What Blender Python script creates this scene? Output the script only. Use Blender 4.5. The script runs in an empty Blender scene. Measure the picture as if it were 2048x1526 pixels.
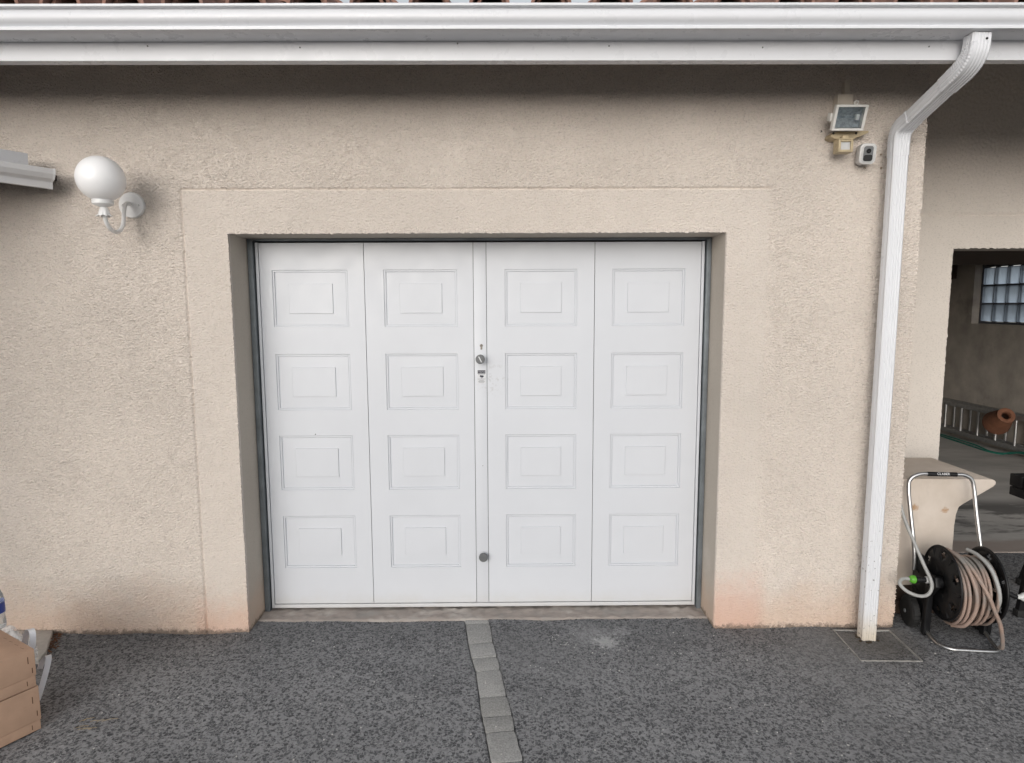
import bpy, bmesh, math, random
import numpy as np
from mathutils import Vector, Matrix

# ------------------------------------------------------------------ camera, world, light
S = bpy.context.scene
COL = S.collection
R = math.radians
cam_d = bpy.data.cameras.new("camera")
cam = bpy.data.objects.new("camera", cam_d)
COL.objects.link(cam)
rt = Vector((0.99994986, -0.00913385, -0.00410564))
up = Vector((0.00512657, 0.11471966, 0.99338468))
fw = Vector((0.00860243, 0.99335591, -0.11476073))
m = Matrix((rt, up, -fw)).transposed().to_4x4()
m.translation = Vector((0.0, -3.25, 1.69))
cam.matrix_world = m
cam_d.sensor_width = 36.0
cam_d.lens = 36.0 * 1300.0 / 2048.0
cam_d.clip_start = 0.05
cam_d.clip_end = 400.0
S.camera = cam

SUN_EL, SUN_ROT = R(17), R(196)
world = bpy.data.worlds.new("World")
S.world = world
world.use_nodes = True
wn = world.node_tree
bg = wn.nodes["Background"]
sky = wn.nodes.new("ShaderNodeTexSky")
sky.sky_type = 'NISHITA'
sky.sun_disc = False
sky.sun_elevation = SUN_EL
sky.sun_rotation = SUN_ROT
sky.dust_density = 2.0
hs = wn.nodes.new("ShaderNodeHueSaturation")
hs.inputs["Saturation"].default_value = 0.22
wn.links.new(sky.outputs[0], hs.inputs["Color"])
wn.links.new(hs.outputs[0], bg.inputs[0])
bg.inputs[1].default_value = 0.15

sun_d = bpy.data.lights.new("sun", 'SUN')
sun_d.energy = 0.5
sun_d.angle = R(100)
sun_d.color = (1.0, 0.995, 0.99)
sun = bpy.data.objects.new("sun", sun_d)
COL.objects.link(sun)
sdir = Vector((math.sin(SUN_ROT) * math.cos(SUN_EL), math.cos(SUN_ROT) * math.cos(SUN_EL), math.sin(SUN_EL)))
sun.rotation_euler = sdir.to_track_quat('Z', 'Y').to_euler()

vs = S.view_settings
vs.view_transform = 'Standard'
vs.look = 'None'
vs.gamma = 1.0
vs.use_curve_mapping = False
vs.exposure = 0.2
S.cycles.max_bounces = 8
S.cycles.use_adaptive_sampling = False
S.cycles.transmission_bounces = 6

rnd = random.Random(7)

# ------------------------------------------------------------------ materials
class NT:
    """small helper around a node tree"""
    def __init__(s, name):
        s.m = bpy.data.materials.new(name)
        s.m.use_nodes = True
        s.t = s.m.node_tree
        s.b = s.t.nodes["Principled BSDF"]
        s.pos = None
    def n(s, typ, **kw):
        nd = s.t.nodes.new(typ)
        for k, v in kw.items():
            setattr(nd, k, v)
        return nd
    def l(s, a, b):
        s.t.links.new(a, b)
    def P(s):
        if s.pos is None:
            s.pos = s.n("ShaderNodeNewGeometry").outputs["Position"]
        return s.pos
    def O(s):
        return s.n("ShaderNodeTexCoord").outputs["Object"]
    def noise(s, scale, detail=4, rough=0.55, vec=None, stretch=None):
        nd = s.n("ShaderNodeTexNoise")
        nd.inputs["Scale"].default_value = scale
        nd.inputs["Detail"].default_value = detail
        nd.inputs["Roughness"].default_value = rough
        v = vec if vec is not None else s.P()
        if stretch:
            mp = s.n("ShaderNodeMapping")
            mp.inputs["Scale"].default_value = stretch
            s.l(v, mp.inputs[0]); v = mp.outputs[0]
        s.l(v, nd.inputs["Vector"])
        return nd.outputs["Fac"]
    def ramp(s, fac, stops):
        r = s.n("ShaderNodeValToRGB")
        e = r.color_ramp.elements
        while len(e) < len(stops):
            e.new(0.5)
        for i, (p, c) in enumerate(stops):
            e[i].position = p
            e[i].color = (c[0], c[1], c[2], 1) if not isinstance(c, (int, float)) else (c, c, c, 1)
        s.l(fac, r.inputs[0])
        return r.outputs[0]
    def rng(s, val, a, b, c=0.0, d=1.0):
        r = s.n("ShaderNodeMapRange")
        r.interpolation_type = 'SMOOTHSTEP'
        for i, x in zip((1, 2, 3, 4), (a, b, c, d)):
            r.inputs[i].default_value = x
        s.l(val, r.inputs[0])
        return r.outputs[0]
    def mix(s, fac, a, b, mode='MIX'):
        mx = s.n("ShaderNodeMix", data_type='RGBA', blend_type=mode)
        for sock, v in ((mx.inputs[0], fac), (mx.inputs[6], a), (mx.inputs[7], b)):
            if isinstance(v, (int, float)):
                sock.default_value = v
            elif isinstance(v, (tuple, list)):
                sock.default_value = (v[0], v[1], v[2], 1)
            else:
                s.l(v, sock)
        return mx.outputs[2]
    def math(s, op, a, b=None):
        mm = s.n("ShaderNodeMath", operation=op)
        for sock, v in ((mm.inputs[0], a), (mm.inputs[1], b)):
            if v is None:
                continue
            if isinstance(v, (int, float)):
                sock.default_value = v
            else:
                s.l(v, sock)
        return mm.outputs[0]
    def xyz(s):
        sp = s.n("ShaderNodeSeparateXYZ")
        s.l(s.P(), sp.inputs[0])
        return sp.outputs
    def col(s, c):
        if isinstance(c, (tuple, list)):
            s.b.inputs["Base Color"].default_value = (c[0], c[1], c[2], 1)
        else:
            s.l(c, s.b.inputs["Base Color"])
    def bump(s, h, strength=0.3, dist=0.002):
        bp = s.n("ShaderNodeBump")
        bp.inputs["Strength"].default_value = strength
        bp.inputs["Distance"].default_value = dist
        s.l(h, bp.inputs["Height"])
        s.l(bp.outputs[0], s.b.inputs["Normal"])


def simple(name, c, rough=0.5, metal=0.0, var=0.12, scale=30.0, spec=0.5, bump=0.0, bscale=200.0, dirt=None):
    k = NT(name)
    f = k.noise(scale, 5, 0.6)
    lo = tuple(x * (1 - var) for x in c)
    hi = tuple(min(1.0, x * (1 + var)) for x in c)
    cc = k.ramp(f, [(0.3, lo), (0.7, hi)])
    if dirt:
        amt, dcol, dsc = dirt
        g = k.rng(k.noise(dsc, 6, 0.7), 0.55, 0.75, 0.0, amt)
        cc = k.mix(g, cc, dcol)
    k.col(cc)
    k.b.inputs["Roughness"].default_value = rough
    k.b.inputs["Metallic"].default_value = metal
    k.b.inputs["Specular IOR Level"].default_value = spec
    if bump:
        k.bump(k.noise(bscale, 3, 0.6), bump, 0.001)
    return k.m


def render_material(name, base, pinks=(), warm=True, grain=0.75):
    """painted mineral render: cream, with old stains"""
    k = NT(name)
    x, y, z = k.xyz()
    big = k.noise(1.3, 4, 0.6)
    c = k.ramp(big, [(0.3, tuple(v * 0.93 for v in base)), (0.7, tuple(min(1, v * 1.05) for v in base))])
    fine = k.noise(105, 4, 0.75, stretch=(0.75, 1, 1.2))          # mineral grain; dark end also stands in for shade in the pits
    gr_ = 0.23 * min(1.0, grain / 0.75) + 0.02
    c = k.mix(1.0, c, k.ramp(fine, [(0.30, 1 - 1.5 * gr_), (0.47, 1.0), (0.70, 1 + 0.0)]), 'MULTIPLY')
    # scattered dark specks: dirt in the grain, also imitating shaded pits
    sp = k.rng(k.noise(62, 3, 0.6), 0.68, 0.74, 0.0, 0.45 * min(1.0, grain / 0.75))
    c = k.mix(sp, c, (0.20, 0.17, 0.14))
    if warm:  # rust-red earth splashed at the foot of the wall
        nz = k.math('ADD', z, k.math('MULTIPLY', k.noise(2.5, 5, 0.6), 0.35))
        nz = k.math('ADD', nz, k.math('MULTIPLY', k.noise(16, 6, 0.75), 0.22))
        w = k.rng(nz, 0.62, 0.28, 0.0, 0.5)
        c = k.mix(w, c, (0.62, 0.42, 0.30))
    for (x0, x1, h, amt) in pinks:
        nz = k.math('ADD', z, k.math('MULTIPLY', k.noise(4.0, 5, 0.65), 0.30))
        nz = k.math('ADD', nz, k.math('MULTIPLY', k.math('SUBTRACT', k.noise(22.0, 6, 0.75), 0.5), 0.30))
        a = k.rng(nz, h + 0.15, h - 0.12, 0.0, amt)
        b = k.math('MULTIPLY', k.rng(x, x0 - 0.02, x0 + 0.02), k.rng(x, x1 + 0.05, x1 - 0.05))
        c = k.mix(k.math('MULTIPLY', a, b), c, (0.60, 0.31, 0.23))
    if warm:  # soil splashed and stuck along the very foot of the wall
        nz = k.math('ADD', z, k.math('MULTIPLY', k.math('SUBTRACT', k.noise(38, 6, 0.8), 0.5), 0.11))
        c = k.mix(k.rng(nz, 0.030, 0.004, 0.0, 0.75), c, (0.13, 0.105, 0.085))
    # pale wash-out patches
    pw = k.rng(k.noise(2.2, 3, 0.5), 0.62, 0.72, 0.0, 0.25)
    c = k.mix(pw, c, (0.66, 0.60, 0.56))
    k.col(c)
    k.b.inputs["Roughness"].default_value = 0.9
    k.b.inputs["Specular IOR Level"].default_value = 0.15
    k.bump(k.noise(95, 6, 0.75, stretch=(0.8, 1, 1.25)), grain, 0.0025)
    return k.m


CREAM = (0.665, 0.602, 0.547)
M = {}
M['render'] = render_material("cream roughcast", CREAM, pinks=[(-1.62, -1.30, 0.26, 0.22), (1.08, 1.33, 0.40, 0.34)])
M['band'] = render_material("cream smoother render", tuple(v * 0.955 for v in CREAM), pinks=[(-1.62, -1.30, 0.26, 0.22), (1.08, 1.33, 0.40, 0.34)], grain=0.4)
M['render2'] = render_material("cream render recess", (0.70, 0.64, 0.58), warm=False, grain=0.5)
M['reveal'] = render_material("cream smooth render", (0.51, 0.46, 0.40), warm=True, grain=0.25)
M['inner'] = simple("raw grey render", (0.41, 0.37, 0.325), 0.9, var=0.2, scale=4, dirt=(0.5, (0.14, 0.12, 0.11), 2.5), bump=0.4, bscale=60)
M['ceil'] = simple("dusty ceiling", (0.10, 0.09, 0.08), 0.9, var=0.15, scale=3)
M['soffit'] = simple('pale bounce boards', (0.45, 0.41, 0.36), 0.8, var=0.1, scale=6)  # unseen deck underside, made pale to bounce light onto the wall top
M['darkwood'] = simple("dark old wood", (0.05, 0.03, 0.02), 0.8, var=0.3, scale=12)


def white_pvc(name, base=(0.80, 0.805, 0.82), rough=0.35, dirtamt=0.10, grime=(0.45, 0.43, 0.40)):
    k = NT(name)
    f = k.noise(3.0, 4, 0.6)
    c = k.ramp(f, [(0.3, tuple(v * 0.965 for v in base)), (0.7, base)])
    streak = k.noise(8, 6, 0.7, stretch=(6, 6, 0.6))
    c = k.mix(k.rng(streak, 0.58, 0.8, 0.0, dirtamt), c, grime)
    k.col(c)
    r = k.rng(k.noise(14, 4, 0.6), 0.3, 0.7, rough - 0.05, rough + 0.1)
    k.l(r, k.b.inputs["Roughness"])
    return k


k = white_pvc("white coated steel door", (0.62, 0.64, 0.68), 0.38, 0.06)
x, y, z = k.xyz()
c0 = k.b.inputs["Base Color"].links[0].from_socket
# splash dirt close to the ground and hand marks right of the lock
g = k.rng(k.math('ADD', z, k.math('MULTIPLY', k.noise(9, 5, 0.7), 0.14)), 0.20, 0.06, 0.0, 0.35)
c1 = k.mix(g, c0, (0.50, 0.47, 0.40))
dx = k.math('SUBTRACT', x, -0.075); dz = k.math('SUBTRACT', z, 1.30)
dd = k.math('SQRT', k.math('ADD', k.math('MULTIPLY', dx, dx), k.math('MULTIPLY', dz, dz)))
sm = k.math('MULTIPLY', k.rng(dd, 0.13, 0.03), k.rng(k.noise(45, 4, 0.7), 0.52, 0.68, 0.0, 0.38))
c1 = k.mix(sm, c1, (0.33, 0.32, 0.31))
k.l(c1, k.b.inputs["Base Color"])
k.bump(k.noise(5, 2, 0.5), 0.12, 0.004)
M['door'] = k.m
M['pvc'] = white_pvc("white painted aluminium", (0.71, 0.72, 0.75), 0.30, 0.10).m
M['pvc_old'] = white_pvc("greyed white aluminium", (0.72, 0.72, 0.73), 0.4, 0.2).m
k = white_pvc("white downpipe", (0.72, 0.73, 0.76), 0.32, 0.12)
x, y, z = k.xyz()
c0 = k.b.inputs["Base Color"].links[0].from_socket
g = k.rng(k.math('ADD', z, k.math('MULTIPLY', k.noise(14, 4, 0.7), 0.10)), 0.24, 0.04, 0.0, 0.75)
c1 = k.mix(g, c0, (0.58, 0.49, 0.36))
sp = k.math('MULTIPLY', k.rng(z, 0.75, 0.35), k.rng(k.noise(70, 2, 0.5), 0.66, 0.70, 0.0, 0.8))
c1 = k.mix(sp, c1, (0.10, 0.09, 0.08))
k.l(c1, k.b.inputs["Base Color"])
M['pipe'] = k.m
M['zinc'] = simple("galvanised steel frame", (0.17, 0.19, 0.205), 0.55, 0.4, var=0.25, scale=9)
M['black'] = simple("black plastic", (0.008, 0.008, 0.009), 0.45, var=0.3, scale=20, dirt=(0.06, (0.08, 0.07, 0.06), 9), spec=0.3)
M['blackgap'] = simple("dark seam", (0.015, 0.015, 0.017), 0.8)
M['seam'] = simple("grey rubber seal", (0.09, 0.09, 0.10), 0.8)
M['greyknob'] = simple("grey plastic", (0.12, 0.125, 0.13), 0.45, var=0.15)
M['brass'] = simple("tarnished cylinder", (0.22, 0.20, 0.18), 0.4, 0.7)
M['chrome'] = simple("brushed aluminium tube", (0.50, 0.50, 0.50), 0.28, 0.95, var=0.12, scale=25)
M['alu_old'] = simple("dull aluminium", (0.42, 0.42, 0.42), 0.5, 0.8, var=0.15)
M['terracotta'] = simple("fired clay tile", (0.235, 0.125, 0.095), 0.85, var=0.4, scale=18, dirt=(0.8, (0.20, 0.15, 0.14), 9), bump=0.3)
M['clay'] = simple("clay pot", (0.18, 0.075, 0.04), 0.8, var=0.2, scale=14)
M['card'] = simple("brown cardboard", (0.53, 0.345, 0.24), 0.85, var=0.09, scale=7, dirt=(0.3, (0.34, 0.21, 0.14), 11), bump=0.25, bscale=40)
M['slot'] = simple("cardboard cut", (0.12, 0.06, 0.03), 0.9)
M['strap'] = simple("white plastic strap", (0.74, 0.75, 0.78), 0.45, var=0.04)
M['concrete'] = simple("grey paver concrete", (0.205, 0.205, 0.20), 0.92, var=0.12, scale=45, dirt=(0.35, (0.13, 0.125, 0.115), 9), bump=0.5, bscale=260)
k = NT("grey paver concrete")
oi = k.n("ShaderNodeObjectInfo")
c = k.ramp(oi.outputs["Random"], [(0.0, (0.30, 0.296, 0.285)), (0.5, (0.335, 0.332, 0.323)), (1.0, (0.375, 0.370, 0.358))])
c = k.mix(0.6, c, k.ramp(k.noise(160, 4, 0.7), [(0.3, 0.2), (0.7, 0.8)]), 'OVERLAY')
c = k.mix(k.rng(k.noise(12, 6, 0.7), 0.5, 0.75, 0, 0.45), c, (0.19, 0.185, 0.17))
k.col(c); k.b.inputs["Roughness"].default_value = 0.92
k.bump(k.noise(260, 4, 0.7), 0.6, 0.0012)
M['concrete'] = k.m
M['drainmetal'] = simple("galvanised strip", (0.36, 0.35, 0.33), 0.6, 0.3, var=0.25)
M['lime'] = simple("bright green plastic", (0.10, 0.36, 0.03), 0.4)
M['greyplastic'] = simple("light grey plastic", (0.50, 0.50, 0.50), 0.4)
M['knobwhite'] = simple("pale grey knob", (0.62, 0.63, 0.62), 0.4)
M['greyhose'] = simple("grey hose", (0.36, 0.36, 0.35), 0.5, var=0.1)
M['greenhose'] = simple("green hose", (0.02, 0.16, 0.12), 0.45)
M['yellowed'] = simple("yellowed plastic", (0.46, 0.375, 0.24), 0.5, var=0.25, scale=30)
M['beige'] = simple("beige plastic box", (0.66, 0.60, 0.52), 0.6, var=0.08)
M['lampwhite'] = simple("white cast aluminium", (0.78, 0.78, 0.78), 0.4, var=0.05)
M['camgrey'] = simple('pale grey plastic', (0.60, 0.60, 0.60), 0.4)
M['griptext'] = simple("white grip lettering", (0.75, 0.75, 0.75), 0.5)  # print colour of the lettering on the handle grip
M['paper'] = simple("sticker paper", (0.62, 0.63, 0.65), 0.4, var=0.04)
M['ink'] = simple("dark print", (0.03, 0.03, 0.05), 0.5)
M['greyink'] = simple("grey print", (0.28, 0.28, 0.31), 0.5)
M['palestone'] = simple('pale limestone', (0.50, 0.48, 0.45), 0.9, var=0.15, scale=25, bump=0.4)
M['tyre'] = simple("black rubber", (0.014, 0.014, 0.014), 0.75, var=0.3)
M['plug'] = simple("brown wall plug", (0.24, 0.19, 0.14), 0.8)
M['white_flood'] = simple("white lamp housing", (0.74, 0.73, 0.70), 0.4, var=0.06)
M['reflector'] = simple("hammered reflector", (0.42, 0.45, 0.47), 0.35, 0.35, var=0.35, scale=70, bump=0.5, bscale=160)
M['label'] = simple("blue label", (0.03, 0.06, 0.30), 0.4)
M['leaf'] = simple("dry brown leaf", (0.13, 0.06, 0.03), 0.9, var=0.5, scale=80)
M['twig'] = simple("straw", (0.35, 0.27, 0.16), 0.9)
M['pebble'] = simple("pale chipping", (0.50, 0.49, 0.47), 0.8, var=0.2)
M['soil'] = simple("brown soil", (0.06, 0.045, 0.03), 0.95, var=0.4, scale=40)

k = NT("opal glass globe")
k.col(k.ramp(k.noise(6, 3), [(0.3, (0.91, 0.91, 0.92)), (0.7, (0.94, 0.94, 0.95))]))
k.b.inputs["Roughness"].default_value = 0.32
k.b.inputs["Subsurface Weight"].default_value = 0.08
k.b.inputs["Subsurface Radius"].default_value = (0.05, 0.05, 0.05)
k.b.inputs["Subsurface Scale"].default_value = 0.5
M['opal'] = k.m

k = NT("stone block")
c = k.ramp(k.noise(6, 5, 0.6), [(0.3, (0.53, 0.455, 0.385)), (0.7, (0.63, 0.555, 0.485))])
c = k.mix(k.rng(k.noise(30, 5, 0.7, stretch=(1, 1, 0.2)), 0.55, 0.8, 0, 0.3), c, (0.42, 0.36, 0.31))
x, y, z = k.xyz()
for (cx, cz, rr) in ((2.205, 0.598, 0.026), (2.375, 0.583, 0.022)):
    dx = k.math('SUBTRACT', x, cx); dz = k.math('SUBTRACT', z, cz)
    dx = k.math('MULTIPLY', dx, 0.8)
    d2 = k.math('SQRT', k.math('ADD', k.math('MULTIPLY', dx, dx), k.math('MULTIPLY', dz, dz)))
    d2 = k.math('ADD', d2, k.math('MULTIPLY', k.math('SUBTRACT', k.noise(60, 4, 0.7), 0.5), 0.05))
    c = k.mix(k.rng(d2, rr, rr * 0.1, 0, 0.75), c, (0.33, 0.15, 0.03))
k.col(c)
k.b.inputs["Roughness"].default_value = 0.85
k.bump(k.noise(120, 4, 0.6), 0.3, 0.001)
M['stone'] = k.m

k = NT("asphalt")
at = k.n("ShaderNodeAttribute"); at.attribute_name = "worn"
wn_ = k.n("ShaderNodeTexNoise"); wn_.inputs["Scale"].default_value = 60; wn_.inputs["Detail"].default_value = 3; k.l(k.P(), wn_.inputs["Vector"])
wa_ = k.n("ShaderNodeVectorMath", operation='MULTIPLY_ADD'); k.l(wn_.outputs["Color"], wa_.inputs[0]); wa_.inputs[1].default_value = (0.010, 0.010, 0.0); k.l(k.P(), wa_.inputs[2])
def chips(scale, frac, e0, e1):
    """1 on a dark stone, 0 on the paler worn binder between the stones"""
    v1 = k.n("ShaderNodeTexVoronoi"); v1.inputs["Scale"].default_value = scale; k.l(wa_.outputs[0], v1.inputs["Vector"])
    v2 = k.n("ShaderNodeTexVoronoi", feature='DISTANCE_TO_EDGE'); v2.inputs["Scale"].default_value = scale; k.l(wa_.outputs[0], v2.inputs["Vector"])
    sc2 = k.n("ShaderNodeSeparateColor"); k.l(v1.outputs["Color"], sc2.inputs[0])
    is_dark = k.rng(sc2.outputs[0], frac + .04, frac - .04)
    body = k.rng(v2.outputs["Distance"], e0, e1)
    return k.math('MULTIPLY', is_dark, body), sc2.outputs[1]
ch1, rv1 = chips(72, 0.47, 0.02, 0.14)
ch2, rv2 = chips(118, 0.42, 0.02, 0.16)
top = k.ramp(k.noise(85, 5, 0.7), [(0.3, (0.225, 0.226, 0.232)), (0.7, (0.335, 0.336, 0.341))])
st1 = k.ramp(rv1, [(0.0, (0.030, 0.031, 0.035)), (0.7, (0.075, 0.077, 0.083)), (1.0, (0.14, 0.14, 0.147))])
c = k.mix(k.math('MULTIPLY', ch2, 0.75), top, (0.085, 0.087, 0.093))
c = k.mix(k.math('MULTIPLY', ch1, 0.80), c, st1)
c = k.mix(k.rng(at.outputs["Fac"], 0.35, 0.0, 0.0, 0.45), c, (0.045, 0.046, 0.05))
big = k.noise(0.9, 5, 0.6)
c = k.mix(k.rng(big, 0.42, 0.75, 0.0, 0.28), c, (0.09, 0.09, 0.094))
x, y, z = k.xyz()
# asphalt gets darker towards the house, with a ragged edge
yy = k.math('ADD', y, k.math('MULTIPLY', k.noise(2.0, 4, 0.6), 0.5))
c = k.mix(k.rng(yy, -0.2, 0.25, 0.0, 0.28), c, (0.06, 0.06, 0.062))
c = k.mix(k.rng(k.noise(1.1, 5, 0.6, stretch=(0.8, 1.3, 1)), 0.50, 0.70, 0.0, 0.20), c, (0.34, 0.34, 0.34))
# brownish tint near the drain
dx = k.math('SUBTRACT', x, 1.85); dy = k.math('SUBTRACT', y, -0.17)
d2 = k.math('SQRT', k.math('ADD', k.math('MULTIPLY', dx, dx), k.math('MULTIPLY', dy, dy)))
c = k.mix(k.rng(d2, 0.30, 0.05, 0, 0.45), c, (0.085, 0.07, 0.05))
# pale paint splash
for (cx, cy, rr, am) in ((0.50, -0.14, 0.085, 0.8), (0.60, -0.04, 0.06, 0.45), (0.42, -0.06, 0.16, 0.3)):
    dx = k.math('SUBTRACT', x, cx); dy = k.math('SUBTRACT', y, cy)
    d2 = k.math('SQRT', k.math('ADD', k.math('MULTIPLY', dx, dx), k.math('MULTIPLY', dy, dy)))
    d2 = k.math('ADD', d2, k.math('MULTIPLY', k.math('SUBTRACT', k.noise(48, 5, 0.75), 0.5), 0.28))
    c = k.mix(k.rng(d2, rr, rr * 0.2, 0, am), c, (0.42, 0.42, 0.42))
sp = k.rng(k.noise(130, 1, 0.5), 0.735, 0.76, 0.0, 0.8)
c = k.mix(sp, c, (0.30, 0.30, 0.29))
k.col(c)
k.b.inputs["Roughness"].default_value = 0.8
k.b.inputs["Specular IOR Level"].default_value = 0.3
k.bump(k.noise(260, 3, 0.6), 0.5, 0.0012)
M['asphalt'] = k.m

k = NT("asphalt far")
vo = k.n("ShaderNodeTexVoronoi"); vo.inputs["Scale"].default_value = 70
k.l(k.P(), vo.inputs["Vector"])
c = k.ramp(vo.outputs["Distance"], [(0.2, (0.04, 0.04, 0.042)), (0.6, (0.10, 0.10, 0.10))])
k.col(c); k.b.inputs["Roughness"].default_value = 0.85
M['asphalt_far'] = k.m

k = NT("threshold concrete")
c = k.ramp(k.noise(3.5, 6, 0.65), [(0.3, (0.28, 0.27, 0.255)), (0.5, (0.34, 0.295, 0.265)), (0.72, (0.48, 0.45, 0.42))])
c = k.mix(k.rng(k.noise(28, 5, 0.7, stretch=(0.5, 1.6, 1)), 0.5, 0.75, 0, 0.5), c, (0.16, 0.145, 0.13))
k.col(c); k.b.inputs["Roughness"].default_value = 0.9
k.bump(k.noise(110, 4, 0.6), 0.4, 0.0015)
M['sill'] = k.m

k = NT("old garage floor concrete")
x, y, z = k.xyz()
c = k.ramp(k.noise(2.2, 6, 0.65, stretch=(0.6, 1.4, 1)), [(0.25, (0.31, 0.30, 0.285)), (0.5, (0.45, 0.43, 0.405)), (0.75, (0.56, 0.54, 0.51))])
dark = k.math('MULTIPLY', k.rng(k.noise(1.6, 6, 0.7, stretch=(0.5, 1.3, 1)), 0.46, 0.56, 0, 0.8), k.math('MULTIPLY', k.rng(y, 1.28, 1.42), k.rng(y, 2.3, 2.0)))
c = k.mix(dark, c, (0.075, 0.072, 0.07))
pk = k.rng(k.math('ADD', y, k.math('MULTIPLY', k.noise(7, 4), 0.12)), 1.34, 1.26, 0, 0.6)
c = k.mix(pk, c, (0.27, 0.20, 0.165))
c = k.mix(k.rng(k.noise(24, 5, 0.75, stretch=(0.4, 1.5, 1)), 0.66, 0.74, 0, 0.6), c, (0.45, 0.43, 0.41))
k.col(c); k.b.inputs["Roughness"].default_value = 0.85
k.bump(k.noise(50, 5, 0.6), 0.3, 0.002)
M['gfloor'] = k.m

k = NT("glass block")
k.col((0.46, 0.52, 0.60))
k.b.inputs["Roughness"].default_value = 0.45
k.b.inputs["Transmission Weight"].default_value = 1.0
k.b.inputs["IOR"].default_value = 1.25
k.bump(k.noise(14, 3, 0.6, stretch=(1, 1.6, 0.5)), 0.5, 0.012)
M['glassblock'] = k.m

k = NT("clear bottle plastic")
k.col((0.90, 0.93, 0.95)); k.b.inputs["Roughness"].default_value = 0.08
k.b.inputs["Transmission Weight"].default_value = 0.85; k.b.inputs["IOR"].default_value = 1.15
M['clear'] = k.m
k = NT("thin plastic bag")
k.col(k.ramp(k.noise(20, 3), [(0.3, (0.72, 0.73, 0.74)), (0.7, (0.85, 0.86, 0.87))])); k.b.inputs["Roughness"].default_value = 0.3
k.bump(k.noise(35, 4, 0.6), 0.8, 0.01)
tr_ = k.n("ShaderNodeBsdfTransparent"); ms_ = k.n("ShaderNodeMixShader")
k.l(k.rng(k.noise(26, 4, 0.6), 0.4, 0.65, 0.15, 0.6), ms_.inputs[0]); k.l(tr_.outputs[0], ms_.inputs[1]); k.l(k.b.outputs[0], ms_.inputs[2])
k.l(ms_.outputs[0], k.t.nodes["Material Output"].inputs["Surface"])
M['bag'] = k.m
k = NT("lamp glass")
k.col((0.85, 0.88, 0.90)); k.b.inputs["Roughness"].default_value = 0.06
k.b.inputs["Transmission Weight"].default_value = 1.0; k.b.inputs["IOR"].default_value = 1.1
M['pane'] = k.m
k = NT("salmon garden hose")
f = k.noise(3.0, 4, 0.7)
f2 = k.noise(22.0, 3, 0.7)
c = k.ramp(f, [(0.38, (0.23, 0.215, 0.20)), (0.53, (0.33, 0.235, 0.19)), (0.70, (0.40, 0.295, 0.25))])
c = k.mix(k.rng(f2, 0.55, 0.72, 0, 0.65), c, (0.17, 0.14, 0.12))
k.col(c); k.b.inputs["Roughness"].default_value = 0.55
M['hose'] = k.m

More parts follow.
